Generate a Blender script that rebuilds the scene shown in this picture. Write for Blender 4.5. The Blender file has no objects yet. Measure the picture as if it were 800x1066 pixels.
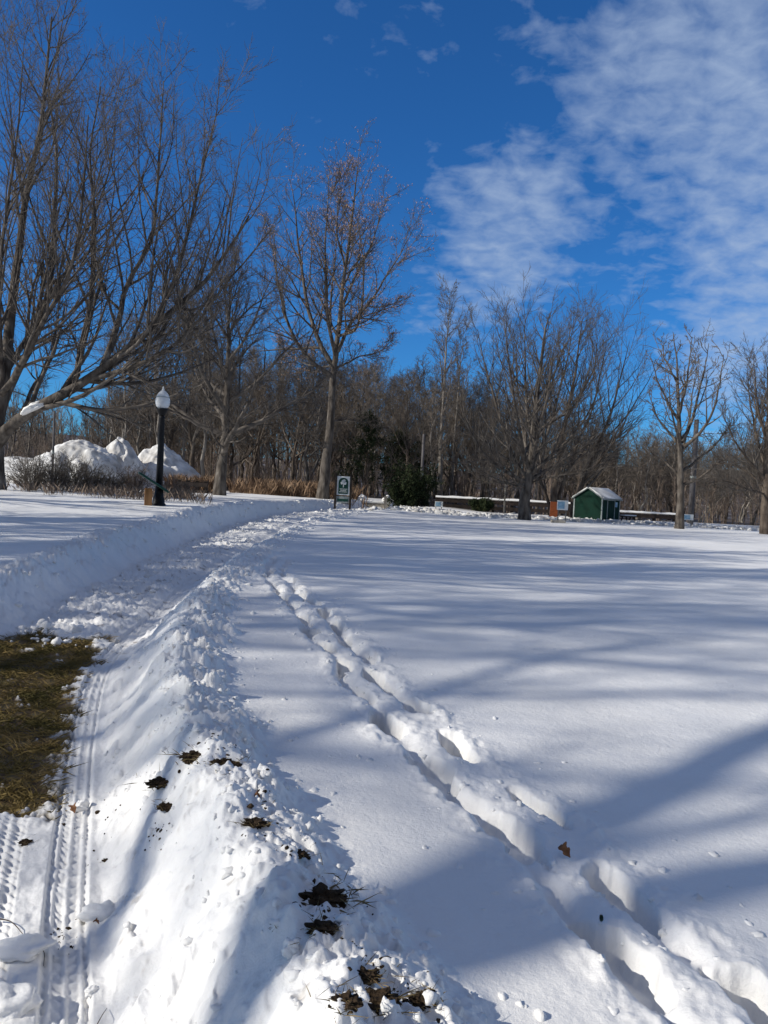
import bpy, math, random
import numpy as np
from mathutils import Vector, Matrix

random.seed(7)
RNG = np.random.default_rng(11)
S = bpy.context.scene
COL = S.collection
PI = math.pi

# ------------------------------------------------------------------ camera
EYE = Vector((0.0, 0.0, 1.6))
F = 800.0
pitch = math.radians(1.65); roll = math.radians(2.9)
fw = Vector((0, math.cos(pitch), -math.sin(pitch)))
r0 = Vector((1, 0, 0)); u0 = Vector((0, math.sin(pitch), math.cos(pitch)))
cr = r0*math.cos(roll) + u0*math.sin(roll)
cu = -r0*math.sin(roll) + u0*math.cos(roll)
cam = bpy.data.cameras.new('camera'); camo = bpy.data.objects.new('camera', cam); COL.objects.link(camo)
M = Matrix((cr, cu, -fw)).transposed().to_4x4(); M.translation = EYE
camo.matrix_world = M
cam.sensor_fit = 'HORIZONTAL'; cam.sensor_width = 36; cam.lens = 36; cam.clip_end = 3000; cam.clip_start = 0.05
S.camera = camo

def ray(px, py):
    return fw + cr*((px-400)/F) - cu*((py-533)/F)
def at(px, py, d):                       # point of the place seen at a photo pixel, d metres ahead
    r = ray(px, py); return EYE + r*(d/r.y)
def gz(px, py, z):                       # same, on the level z
    r = ray(px, py); return EYE + r*((z-EYE.z)/r.z)

# ------------------------------------------------------------------ noise
_p = np.random.default_rng(3).permutation(512).astype(np.int64)
_g = np.random.default_rng(4).uniform(0, 2*PI, 512); _gx = np.cos(_g); _gy = np.sin(_g)
def perlin(x, y, seed=0):
    x = np.asarray(x, float)+seed*17.37; y = np.asarray(y, float)+seed*31.71
    xi = np.floor(x).astype(np.int64); yi = np.floor(y).astype(np.int64)
    xf = x-xi; yf = y-yi
    u = xf*xf*xf*(xf*(xf*6-15)+10); v = yf*yf*yf*(yf*(yf*6-15)+10)
    def gr(ix, iy, fx, fy):
        h = _p[(_p[ix & 511]+iy) & 511]
        return _gx[h]*fx+_gy[h]*fy
    a = gr(xi, yi, xf, yf); b = gr(xi+1, yi, xf-1, yf)
    c = gr(xi, yi+1, xf, yf-1); d = gr(xi+1, yi+1, xf-1, yf-1)
    return ((a+(b-a)*u)*(1-v)+(c+(d-c)*u)*v)*1.45
def fbm(x, y, o=4, seed=0, gain=.5):
    s = 0; a = 1; f = 1
    for i in range(o):
        s = s+a*perlin(x*f, y*f, seed+i*3); a *= gain; f *= 2.03
    return s
def ss(a, b, x):
    t = np.clip((x-a)/(b-a), 0, 1); return t*t*(3-2*t)
def curve(pts):                           # smooth Hermite curve x(y) through the points
    pts = sorted(pts)
    ys = np.array([p[0] for p in pts], float); xs = np.array([p[1] for p in pts], float)
    h = np.diff(ys); dl = np.diff(xs)/h
    m = np.empty(len(ys)); m[0] = dl[0]; m[-1] = dl[-1]
    m[1:-1] = (dl[:-1]*h[1:]+dl[1:]*h[:-1])/(h[1:]+h[:-1])
    def f(y):
        y = np.asarray(y, float); yc = np.clip(y, ys[0], ys[-1])
        i = np.clip(np.searchsorted(ys, yc, 'right')-1, 0, len(ys)-2)
        u = (yc-ys[i])/h[i]
        return (1+2*u)*(1-u)**2*xs[i]+u*(1-u)**2*h[i]*m[i]+u*u*(3-2*u)*xs[i+1]+u*u*(u-1)*h[i]*m[i+1]
    return f

def pc(lst, z): return [tuple(gz(px, py, z))[:2][::-1] for px, py in lst]
xL = curve([(-6, -3.3), (4, -3.35), (6.9, -3.5), (11.5, -4.1), (17, -4.6), (24, -4.9), (30, -4.7), (36, -3.9), (42, -2.9), (49, -1.2), (60, 3), (80, 14)])
xT = curve([(-6, -.6), (0, -.55)] + pc([(66, 1066), (68, 950), (76, 850), (86, 760), (106, 690), (160, 640)], .05) + [(13, -3.05), (18, -3.15), (25, -3.3), (32, -3.2), (42, -1.5), (49, .2), (60, 4.4), (80, 16)])
xC = curve([(-6, .8), (0, .5)] + pc([(385, 1000), (335, 920), (268, 825), (222, 740), (208, 680), (222, 628)], .44) + [(13, -2.05), (18, -2.25), (25, -2.4), (32, -2.1), (42, -.3), (49, 1.4), (60, 6), (80, 18)])
FT = [(288, 588), (322, 640), (390, 708), (455, 775), (520, 835), (600, 905), (680, 985), (775, 1085)]
FTP = pc(FT, .36)
FTP = sorted(FTP)
xF = curve([(0.0, FTP[0][1]+.55)] + FTP + [(FTP[-1][0]+2.0, FTP[-1][1]-.15), (30, -2.2), (40, -1)])

def floor_z(y): return .02+.34*ss(13, 42, y)
def crownland(x, y):                      # broad shape of the land, snow surface
    lx = xL(y)
    left = ss(-.2, -6, x-lx)
    z = .36+.0*x
    z = z+(.08+.44*ss(7, 30, y))*ss(-.1, -.9, x-lx)+.05*left*ss(7, 30, y)
    far = ss(34, 52, y)*ss(6, -4, x-0.25*(y-45))
    z = np.maximum(z, .36+.5*far)
    # woods floor and far hills
    hz = ss(95, 300, y)
    z = z+hz*(9+7*ss(20, 120, x)+6*ss(-20, -140, x)+2.5*fbm(x/60, y/60, 2, 5))
    z = z-.25*ss(52, 70, y)*ss(2, 10, x)
    return z

prints = []
rp = random.Random(5)
yy = 1.2; side = 1
while yy < 13:
    v = side*.15+rp.uniform(-.035, .035)
    prints.append((yy, v, rp.uniform(.08, .15), rp.uniform(.8, 1.15)))
    yy += .31+rp.uniform(-.05, .05); side = -side

def H(x, y, detail=True, want=False):
    x = np.asarray(x, float); y = np.asarray(y, float)
    near = ss(60, 25, np.hypot(x, y))
    z = crownland(x, y)
    z = z+.018*fbm(x/1.6, y/1.6, 3, 1)*near+.05*perlin(x/7, y/7, 2)
    wx = x+.10*fbm(x/.5, y/.5, 3, 8) if detail else x
    lx = xL(y); cx = xC(y); tx = xT(y); fz = floor_z(y)
    wid = ss(80, 55, y)
    hc = .36+.07*ss(14, 3, y)+.04
    # path trough: left bank wall
    wl = wx-lx+.05*perlin(y*.9, x*0, 14)
    bank = ss(0.05, -.62, wl)                      # 1 on the left snow
    wf = x+.035*fbm(x/.45, y/.45, 3, 8)
    flank = np.clip((wf-(tx+.11))/np.maximum(cx-tx-.11, .2), 0, 1.5)
    fl = ss(0, 1.0, flank)
    prof = .2*np.minimum(flank, .75)/.75+.8*ss(0, .78, flank)-.10*ss(.72, 1.1, flank)
    inside = fz+(hc-fz)*prof
    hc = fz+(hc-fz)*.9
    rdrop = ss(-.04, .24, wx-cx)
    right = hc+(z-hc)*rdrop
    zi = np.where(wx < cx, inside, right)
    z = np.where(wl < 0.06, zi+(z-zi)*bank, zi)
    mpath = ss(-.1, .1, wl)*ss(.12, -.1, flank-.15)     # rough path floor
    mberm = ss(-.05, .15, flank)*ss(.32, .05, wx-cx)*wid
    if detail:
        n1 = fbm(x/.22, y/.22, 4, 21); n2 = fbm(x/.09, y/.09, 3, 33); n3 = fbm(x/.6, y/.6, 3, 41)
        lump = np.abs(n1)
        z = z+mberm*(.022*n3+.022*n1+.009*n2+.02*np.maximum(perlin(x/.32, y/.45, 29), 0))*near
        ck = (1-np.abs(perlin(x/.17+.6*n2, y/.2, 141)))**2.2; ck2 = (1-np.abs(perlin(x/.07, y/.08+.5*n1, 142)))**2
        slab = np.maximum(perlin(x/.26, y/.3, 143)+.25*n2, 0)
        z = z+mberm*near*ss(25, 8, y)*(.022*ck+.012*ck2+.035*slab*ss(.25, .4, slab)-.012)
        crumb = mberm*ss(.35, .85, flank+.25*n3)*(.35+.65*ss(2.2, 5, y))*near
        z = z+crumb*(.05*lump+.03*np.abs(n2)+.01*fbm(x/.05, y/.05, 2, 37))
        z = z+mberm*(1-ss(.5, .95, flank))*near*.007*perlin(x/.1+y/.5, y/.5-x/.2, 27)
        rough = mpath*ss(6.2, 8.5, y)*near*(1-.9*ss(.22, .1, np.abs(x-tx)))
        z = z+rough*(.065*np.abs(n1)+.05*np.maximum(n3, 0)+.03*np.abs(n2))
        z = z+mpath*ss(4.4, 3.2, y)*(.02*n3+.02*np.abs(n1))
        # rim of the left bank: crumbly lip
        lip = np.exp(-((wl+.6)/.28)**2)*near
        z = z+lip*(.07*np.abs(n1)+.03*np.abs(n2)+.03*n3)
        wall = ss(-.9, -.5, wl)*ss(.25, 0, wl)*near
        z = z+wall*(.03*n3+.022*n1+.02*np.abs(n2))
        # bike / machine tread
        w = x-tx
        s = y*1.03
        tr = ss(.085, .07, np.abs(w))*ss(-1, 0, y)*ss(40, 20, y)
        rib = np.cos(2*PI*w/.052)
        lug = np.sin(2*PI*(s-np.abs(w)*.7)/.05)
        z = z*(1-tr)+tr*(z-.026-.01*perlin(x/.3, y/.3, 97)+(.011*rib*(rib > -.2)+.007*lug*(rib < .3))*(.75+.5*fbm(x/.12, y/.12, 2, 98)))
        # second fainter tread left of it
        w2 = x-(tx-.20-.02*y); tr2 = ss(.07, .055, np.abs(w2))*ss(3.7, 3.2, y)
        z = z-tr2*(.012-.006*np.cos(2*PI*w2/.05)-.006*np.sin(2*PI*(s+w2)/.05))
        # two rows of deep footprints
        fx = xF(y); slope = .32
        cph = 1/math.sqrt(1+slope*slope)
        dmp = ss(14, 11, y)*ss(-1, .5, y)
        v = ((x-fx)*cph+.022*fbm(x/.2, y/.2, 3, 51)+.05*perlin(x/.6, y/.6, 52)+.07*perlin(x*0, y/1.1, 55))*1.32
        m = (np.abs(v) < 1.0) & (y < 15) & (y > -1)
        if m.any():
            vv = v[m]; ym = y[m]; xm = x[m]; dm = dmp[m]
            va = ss(-.5, .5, perlin(ym/.5, ym*0, 66)); vb = ss(-.3, .6, perlin(ym/.4, ym*0, 67))
            dep = (.015+.06*va)*np.exp(-((vv+.17)/.05)**2)+.07*vb*np.exp(-((vv-.14)/.06)**2)
            base_dep = dep
            holes = np.zeros_like(vv)
            n4 = fbm(xm/.12, ym/.12, 3, 61)
            for (py_, pv, pd, ps) in prints:
                ds = (ym-py_)/cph+(vv-pv)*.15
                e = np.sqrt((ds/(.23*ps))**2+((vv-pv)/(.095*ps))**2)+.24*n4
                holes = np.maximum(holes, pd*ss(1.06, .76, e))
            dep = np.maximum(dep, holes)
            rim = np.exp(-((np.abs(vv)-.27)/.09)**2)+.7*np.exp(-(vv/.06)**2)
            n5 = n1[m]
            z[m] = z[m]+dm*(-dep+rim*(.003+.017*np.abs(n5)+.010*np.maximum(n4, 0))+(.006*n4+.006*n2[m])*ss(.5, .25, np.abs(vv)))
    if not want: return z
    grass = ss(-1.15, -.75, -fbm(x/.2, y/.2, 4, 78, .65)) * ss(.05, -.06, (x-(tx-.10-.05*perlin(y*3, y*0, 71)))+.10*fbm(x/.18, y/.18, 5, 73, .65)) * ss(3.5, 3.62, y+.20*fbm(x/.3, y/.3, 4, 74)+.10*fbm(x/.07, y/.07, 3, 76)) * ss(7.35, 7.15, y+.35*(x+2.2)*.4+.45*fbm(x/.4, y/.4, 4, 75)) * ss(-.08, .12, wl-.0)
    litter = ss(50, 62, y+3*fbm(x/8, y/8, 3, 81)-8*ss(4, 20, x)+.0*x)
    stain = .55*mberm*ss(.6, 1.1, fbm(x/.11, y/.11, 5, 91, .6))*ss(6, 2.5, y)
    pathdirt = mpath*ss(.55, .8, fbm(x/.3, y/.12, 4, 95))*ss(6, 7.5, y)*ss(40, 20, y)*.8
    return z, grass, litter, np.clip(stain*.8+pathdirt, 0, 1)

def h1(x, y, detail=False):
    return float(H(np.array([x]), np.array([y]), detail)[0])

# ------------------------------------------------------------------ materials
def nt(mat): return mat.node_tree.nodes, mat.node_tree.links
def mat_noise(name, c1, c2, scale=8, rough=.85, bump=.0, bscale=40, stretch=(1, 1, 1), spec=.2, c3=None, coord='Object', rnd=0.0, detail=5):
    m = bpy.data.materials.new(name); m.use_nodes = True; N, L = nt(m)
    b = N['Principled BSDF']; b.inputs['Roughness'].default_value = rough
    b.inputs['Specular IOR Level'].default_value = spec
    tc = N.new('ShaderNodeTexCoord'); mp = N.new('ShaderNodeMapping'); mp.inputs['Scale'].default_value = stretch
    L.new(tc.outputs[coord], mp.inputs['Vector'])
    n = N.new('ShaderNodeTexNoise'); n.inputs['Scale'].default_value = scale; n.inputs['Detail'].default_value = detail
    L.new(mp.outputs[0], n.inputs['Vector'])
    cr_ = N.new('ShaderNodeValToRGB'); cr_.color_ramp.elements[0].position = .35; cr_.color_ramp.elements[1].position = .65
    cr_.color_ramp.elements[0].color = (*c1, 1); cr_.color_ramp.elements[1].color = (*c2, 1)
    if c3:
        e = cr_.color_ramp.elements.new(.75); e.color = (*c3, 1)
    L.new(n.outputs['Fac'], cr_.inputs['Fac'])
    out = cr_.outputs[0]
    if rnd:
        oi = N.new('ShaderNodeObjectInfo'); mr = N.new('ShaderNodeMapRange')
        mr.inputs['To Min'].default_value = 1-rnd; mr.inputs['To Max'].default_value = 1+rnd
        L.new(oi.outputs['Random'], mr.inputs['Value'])
        hs = N.new('ShaderNodeHueSaturation'); L.new(mr.outputs[0], hs.inputs['Value']); L.new(out, hs.inputs['Color']); out = hs.outputs[0]
    L.new(out, b.inputs['Base Color'])
    if bump:
        n2 = N.new('ShaderNodeTexNoise'); n2.inputs['Scale'].default_value = bscale; n2.inputs['Detail'].default_value = 6
        L.new(mp.outputs[0], n2.inputs['Vector'])
        bp = N.new('ShaderNodeBump'); bp.inputs['Strength'].default_value = bump; bp.inputs['Distance'].default_value = .02
        L.new(n2.outputs['Fac'], bp.inputs['Height']); L.new(bp.outputs[0], b.inputs['Normal'])
    return m

SNOW = (.86, .88, .91)
M_ = {}
M_['snow'] = mat_noise('snow_lumps', (.79, .785, .76), (.86, .85, .825), 6, .6, .25, 60, spec=.25)
M_['oldsnow'] = mat_noise('old_snow', (.42, .40, .37), (.85, .84, .81), 1.2, .65, .4, 12, spec=.25)
M_['bark'] = mat_noise('bark_grey_brown', (.045, .037, .031), (.15, .13, .11), 5, .9, .8, 14, (1, 1, .35), .15, (.27, .25, .22))
M_['bark_dark'] = mat_noise('bark_dark', (.05, .038, .03), (.125, .10, .078), 5, .9, .8, 14, (1, 1, .35), .15, (.13, .11, .09))
M_['bark_pale'] = mat_noise('bark_pale', (.13, .115, .10), (.28, .255, .225), 3, .9, .4, 10, (1, 1, .4), .15)
M_['twig'] = mat_noise('twig_brown', (.062, .052, .045), (.165, .145, .125), 3, .9, 0, spec=.15)
M_['twig_grey'] = mat_noise('twig_grey', (.10, .085, .07), (.20, .17, .145), 3, .9, 0, spec=.15)
M_['twig_dark'] = mat_noise('twig_dark', (.09, .072, .058), (.195, .165, .135), 2, .9, 0, spec=.1, rnd=.3)
M_['wood_far'] = mat_noise('far_wood', (.115, .097, .08), (.25, .215, .18), .35, .95, 0, spec=.1, c3=(.36, .32, .28))
M_['brush'] = mat_noise('brush', (.12, .09, .07), (.25, .195, .155), .6, .95, 0, spec=.1)
M_['reed'] = mat_noise('reeds', (.13, .08, .05), (.29, .20, .13), 2, .9, 0, spec=.1)
M_['pod'] = mat_noise('seed_pods', (.30, .17, .10), (.46, .30, .2), 3, .9, 0, spec=.1)
M_['soil'] = mat_noise('soil', (.022, .015, .009), (.075, .05, .03), 30, .95, 1.0, 80, spec=.1)
M_['grassdry'] = mat_noise('dry_grass', (.10, .075, .03), (.24, .18, .09), 25, .85, 0, spec=.15)
M_['grassturf'] = mat_noise('turf_grass', (.09, .078, .024), (.26, .185, .07), 3.2, .85, 0, spec=.15, c3=(.38, .28, .15))
M_['leaf'] = mat_noise('dead_leaf', (.14, .055, .02), (.30, .14, .06), 30, .7, .3, 60, spec=.3)
M_['black'] = mat_noise('black_iron', (.006, .006, .007), (.012, .012, .013), 20, .5, .1, 60, spec=.2)
M_['green'] = mat_noise('green_siding', (.002, .017, .010), (.003, .026, .016), 2, .7, 0, spec=.12)
M_['trimg'] = mat_noise('grey_trim', (.20, .23, .22), (.32, .35, .34), 6, .7, 0)
M_['signgreen'] = mat_noise('sign_green', (.008, .04, .03), (.012, .06, .042), 8, .5, 0)
M_['white'] = mat_noise('white_paint', (.62, .64, .62), (.74, .75, .73), 8, .5, 0)
M_['woodpost'] = mat_noise('wood_post', (.16, .08, .03), (.34, .18, .08), 6, .8, .4, 30, (1, 1, .2))
M_['greywood'] = mat_noise('weathered_wood', (.12, .11, .095), (.26, .24, .21), 6, .85, .4, 30, (1, 1, .2))
M_['polewood'] = mat_noise('pole_wood', (.06, .055, .055), (.14, .13, .13), 4, .85, .2, 20, (1, 1, .2))
M_['panelblue'] = mat_noise('panel_blue', (.06, .13, .15), (.12, .22, .24), 5, .4, 0)
M_['signblue'] = mat_noise('sign_blue', (.16, .30, .42), (.30, .46, .58), 8, .4, 0)
M_['orange'] = mat_noise('orange_board', (.20, .055, .02), (.28, .08, .03), 5, .7, 0)
M_['rust'] = mat_noise('rusty_rail', (.022, .018, .015), (.05, .036, .03), 3, .8, .2, 20)
M_['darkwood'] = mat_noise('dark_wood', (.02, .015, .012), (.05, .038, .03), 6, .8, .2, 20)
M_['stone'] = mat_noise('stone', (.22, .20, .17), (.42, .38, .32), 4, .9, .6, 20)
M_['needle'] = mat_noise('needles', (.012, .022, .009), (.035, .045, .018), 4, .8, 0, spec=.15, c3=(.09, .085, .03))
# frosted acorn globe
g = bpy.data.materials.new('globe_glass'); g.use_nodes = True; b = g.node_tree.nodes['Principled BSDF']
b.inputs['Base Color'].default_value = (.85, .87, .88, 1); b.inputs['Roughness'].default_value = .22
b.inputs['Transmission Weight'].default_value = .35; b.inputs['IOR'].default_value = 1.3
M_['globe'] = g
# shed siding with vertical grooves
def groove(m, period):
    N, L = nt(m); tc = N.new('ShaderNodeTexCoord'); w = N.new('ShaderNodeTexWave'); w.bands_direction = 'X'
    w.inputs['Scale'].default_value = period; w.inputs['Distortion'].default_value = 0
    b = N['Principled BSDF']; bp = N.new('ShaderNodeBump'); bp.inputs['Strength'].default_value = .6; bp.inputs['Distance'].default_value = .02
    L.new(tc.outputs['Object'], w.inputs['Vector']); L.new(w.outputs['Fac'], bp.inputs['Height']); L.new(bp.outputs[0], b.inputs['Normal'])
groove(M_['green'], 1.6)

# ground material
gm = bpy.data.materials.new('ground_snow'); gm.use_nodes = True; N, L = nt(gm)
b = N['Principled BSDF']; b.inputs['Roughness'].default_value = .55; b.inputs['Specular IOR Level'].default_value = .25
tc = N.new('ShaderNodeTexCoord')
def noise(scale, det=6, r=.55):
    n = N.new('ShaderNodeTexNoise'); n.inputs['Scale'].default_value = scale; n.inputs['Detail'].default_value = det; n.inputs['Roughness'].default_value = r
    L.new(tc.outputs['Object'], n.inputs['Vector']); return n
def ramp(src, stops):
    r = N.new('ShaderNodeValToRGB'); el = r.color_ramp.elements
    while len(el) < len(stops): el.new(.5)
    for e, (p, c) in zip(el, stops): e.position = p; e.color = (*c, 1)
    L.new(src, r.inputs[0]); return r.outputs[0]
def mix(f, a, b_):
    m = N.new('ShaderNodeMix'); m.data_type = 'RGBA'
    L.new(f, m.inputs[0]); L.new(a, m.inputs[6]); L.new(b_, m.inputs[7]); return m.outputs[2]
def attr(n):
    a = N.new('ShaderNodeAttribute'); a.attribute_name = n; return a.outputs['Fac']
snowc = ramp(noise(1.3).outputs['Fac'], [(.35, (.80, .79, .765)), (.6, (.86, .85, .825))])
grassc = ramp(noise(9, 8, .7).outputs['Fac'], [(.36, (.03, .02, .012)), (.47, (.10, .065, .03)), (.56, (.13, .10, .04)), (.68, (.22, .15, .07))])
litc = ramp(noise(.25, 8, .7).outputs['Fac'], [(.36, (.05, .035, .024)), (.55, (.11, .08, .055)), (.60, (.12, .09, .065)), (.66, (.72, .74, .78))])
stc = ramp(noise(30, 4, .6).outputs['Fac'], [(.35, (.12, .085, .055)), (.65, (.42, .36, .30))])
c = mix(attr('stain'), snowc, stc); c = mix(attr('grass'), c, grassc); c = mix(attr('litter'), c, litc)
L.new(c, b.inputs['Base Color'])
nb = noise(45, 8, .7); nb2 = noise(9, 5, .6)
ad = N.new('ShaderNodeMath'); ad.operation = 'MULTIPLY_ADD'; ad.inputs[1].default_value = .55
L.new(nb.outputs['Fac'], ad.inputs[0]); L.new(nb2.outputs['Fac'], ad.inputs[2])
bp = N.new('ShaderNodeBump'); bp.inputs['Strength'].default_value = .5; bp.inputs['Distance'].default_value = .02
L.new(ad.outputs[0], bp.inputs['Height']); L.new(bp.outputs[0], b.inputs['Normal'])

# ------------------------------------------------------------------ mesh helpers
def mesh_from(name, V, Fc, mat, smooth=True):
    me = bpy.data.meshes.new(name)
    V = np.asarray(V, np.float32); Fc = np.asarray(Fc, np.int32)
    k = Fc.shape[1]
    me.vertices.add(len(V)); me.vertices.foreach_set('co', V.ravel())
    me.loops.add(Fc.size); me.loops.foreach_set('vertex_index', Fc.ravel())
    me.polygons.add(len(Fc)); me.polygons.foreach_set('loop_start', np.arange(0, Fc.size, k, dtype=np.int32))
    me.polygons.foreach_set('loop_total', np.full(len(Fc), k, np.int32))
    me.polygons.foreach_set('use_smooth', np.full(len(Fc), smooth))
    me.update(calc_edges=True)
    me.materials.append(mat)
    return me
def link(name, me, parent=None, loc=None, rot=None):
    o = bpy.data.objects.new(name, me); COL.objects.link(o)
    if parent: o.parent = parent
    if loc is not None: o.location = loc
    if rot is not None: o.rotation_euler = rot
    return o
def tag(o, label=None, cat=None, group=None, kind=None):
    if label: o['label'] = label
    if cat: o['category'] = cat
    if group: o['group'] = group
    if kind: o['kind'] = kind
    return o
def empty(name, loc, rz=0, label=None, cat=None, group=None, rot=None):
    o = bpy.data.objects.new(name, None); COL.objects.link(o); o.empty_display_size = .3
    o.location = loc; o.rotation_euler = rot or (0, 0, rz)
    return tag(o, label, cat, group)

class PM:                                   # python mesh collector with mixed polygons
    def __init__(s): s.v = []; s.f = []
    def box(s, x0, x1, y0, y1, z0, z1, T=None):
        i = len(s.v)
        P = [Vector((x, y, z)) for z in (z0, z1) for y in (y0, y1) for x in (x0, x1)]
        if T: P = [T @ p for p in P]
        s.v += P
        s.f += [[i, i+2, i+3, i+1], [i+4, i+5, i+7, i+6], [i, i+1, i+5, i+4], [i+2, i+6, i+7, i+3], [i, i+4, i+6, i+2], [i+1, i+3, i+7, i+5]]
        return s
    def lathe(s, prof, n=20, T=None):
        i = len(s.v)
        for r, z in prof:
            for k in range(n):
                a = 2*PI*k/n; p = Vector((r*math.cos(a), r*math.sin(a), z)); s.v.append(T @ p if T else p)
        for j in range(len(prof)-1):
            for k in range(n):
                s.f.append([i+j*n+k, i+j*n+(k+1) % n, i+(j+1)*n+(k+1) % n, i+(j+1)*n+k])
        s.f.append([i+k for k in range(n)][::-1]); s.f.append([i+(len(prof)-1)*n+k for k in range(n)])
        return s
    def prism(s, poly, y0, y1, T=None):     # poly in x,z
        i = len(s.v); n = len(poly)
        for y in (y0, y1):
            for x, z in poly:
                p = Vector((x, y, z)); s.v.append(T @ p if T else p)
        s.f.append([i+k for k in range(n)]); s.f.append([i+n+k for k in range(n)][::-1])
        for k in range(n): s.f.append([i+k, i+n+k, i+n+(k+1) % n, i+(k+1) % n])
        return s
    def build(s, name, mat, parent=None, bevel=0, smooth=False):
        me = bpy.data.meshes.new(name); me.from_pydata([tuple(v) for v in s.v], [], s.f); me.materials.append(mat)
        import bmesh
        bm = bmesh.new(); bm.from_mesh(me); bmesh.ops.recalc_face_normals(bm, faces=bm.faces)
        if bevel: bmesh.ops.bevel(bm, geom=list(bm.edges), offset=bevel, segments=2, affect='EDGES', profile=.6)
        bm.to_mesh(me); bm.free()
        if smooth:
            for p in me.polygons: p.use_smooth = True
        return link(name, me, parent)

# ------------------------------------------------------------------ ground
def build_ground():
    rs = [0.5]
    while rs[-1] < 900:
        r = rs[-1]
        st = .0042 if r < 5 else (.0065 if r < 12 else (.009 if r < 40 else (.016 if r < 120 else .04)))
        if r < 1.4: st = .02
        rs.append(r*(1+st))
    rs = np.array(rs)
    fine = np.arange(-37, 37.01, .085)
    coarse = np.concatenate([np.arange(-180, -37, 2.0), fine, np.arange(37.5, 180, 2.0)])
    az = np.radians(coarse)
    nr, na = len(rs), len(az)
    R, A = np.meshgrid(rs, az, indexing='ij')
    X = (R*np.sin(A)).ravel(); Y = (R*np.cos(A)).ravel()
    Z, gr, li, st = H(X, Y, True, True)
    Z = Z-gr*.03
    V = np.stack([X, Y, Z], 1)
    I = np.arange(nr*na).reshape(nr, na)
    nx = np.roll(I, -1, axis=1)
    Fq = np.stack([I[:-1], nx[:-1], nx[1:], I[1:]], -1).reshape(-1, 4)[:, ::-1]
    # centre cap
    V = np.vstack([V, [[0, 0, h1(0, 0)]]])
    me = mesh_from('ground', V, Fq, gm)
    for nme, arr in (('grass', gr), ('litter', li), ('stain', st)):
        a = me.attributes.new(nme, 'FLOAT', 'POINT'); a.data.foreach_set('value', np.append(arr, 0).astype(np.float32))
    o = link('snowy_ground', me); tag(o, kind='structure')
    cv = [(0, 0, h1(0, 0)-.004)]; n = len(az)
    cap = PM(); cap.v = [Vector(p) for p in V[:na]]+[Vector(cv[0])]; cap.f = [[k, (k+1) % na, na] for k in range(na)]
    c_ = cap.build('snowy_ground_centre', M_['snow']); tag(c_, kind='structure')
    print('ground verts', len(V))
build_ground()

# ------------------------------------------------------------------ tubes
def tubes(groups):
    """groups: list of (pts (N,n,3), rad (N,n), sides) -> V, F"""
    VV = []; FF = []; off = 0
    for pts, rad, k in groups:
        if len(pts) == 0: continue
        Nn, n, _ = pts.shape
        t = np.gradient(pts, axis=1); t /= np.linalg.norm(t, axis=2, keepdims=True)+1e-9
        ref = np.zeros_like(t); ref[..., 0] = 1
        par = np.abs(t[..., 0]) > .9
        ref[par] = (0, 1, 0)
        # keep one reference per polyline to avoid twist
        ref[:] = ref[:, :1]
        a = np.cross(t, ref); a /= np.linalg.norm(a, axis=2, keepdims=True)+1e-9
        b_ = np.cross(t, a)
        th = np.arange(k)*2*PI/k
        ring = pts[:, :, None]+rad[:, :, None, None]*(a[:, :, None]*np.cos(th)[None, None, :, None]+b_[:, :, None]*np.sin(th)[None, None, :, None])
        VV.append(ring.reshape(-1, 3))
        I = np.arange(Nn*n*k).reshape(Nn, n, k)+off
        nx = np.roll(I, -1, axis=2)
        FF.append(np.stack([I[:, :-1], nx[:, :-1], nx[:, 1:], I[:, 1:]], -1).reshape(-1, 4))
        off += Nn*n*k
    return np.vstack(VV), np.vstack(FF)

def catmull(P, n):
    P = np.array(P, float); m = len(P)
    if m == 2: return P[0]+(P[1]-P[0])*np.linspace(0, 1, n)[:, None]
    d = np.r_[0, np.cumsum(np.linalg.norm(np.diff(P, axis=0), axis=1))]; d /= d[-1]
    E = np.vstack([2*P[0]-P[1], P, 2*P[-1]-P[-2]])
    out = []
    for t in np.linspace(0, 1, n):
        i = min(max(np.searchsorted(d, t, 'right')-1, 0), m-2)
        u = (t-d[i])/(d[i+1]-d[i]+1e-9)
        p0, p1, p2, p3 = E[i], E[i+1], E[i+2], E[i+3]
        out.append(.5*((2*p1)+(-p0+p2)*u+(2*p0-5*p1+4*p2-p3)*u*u+(-p0+3*p1-3*p2+p3)*u**3))
    return np.array(out)

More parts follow.
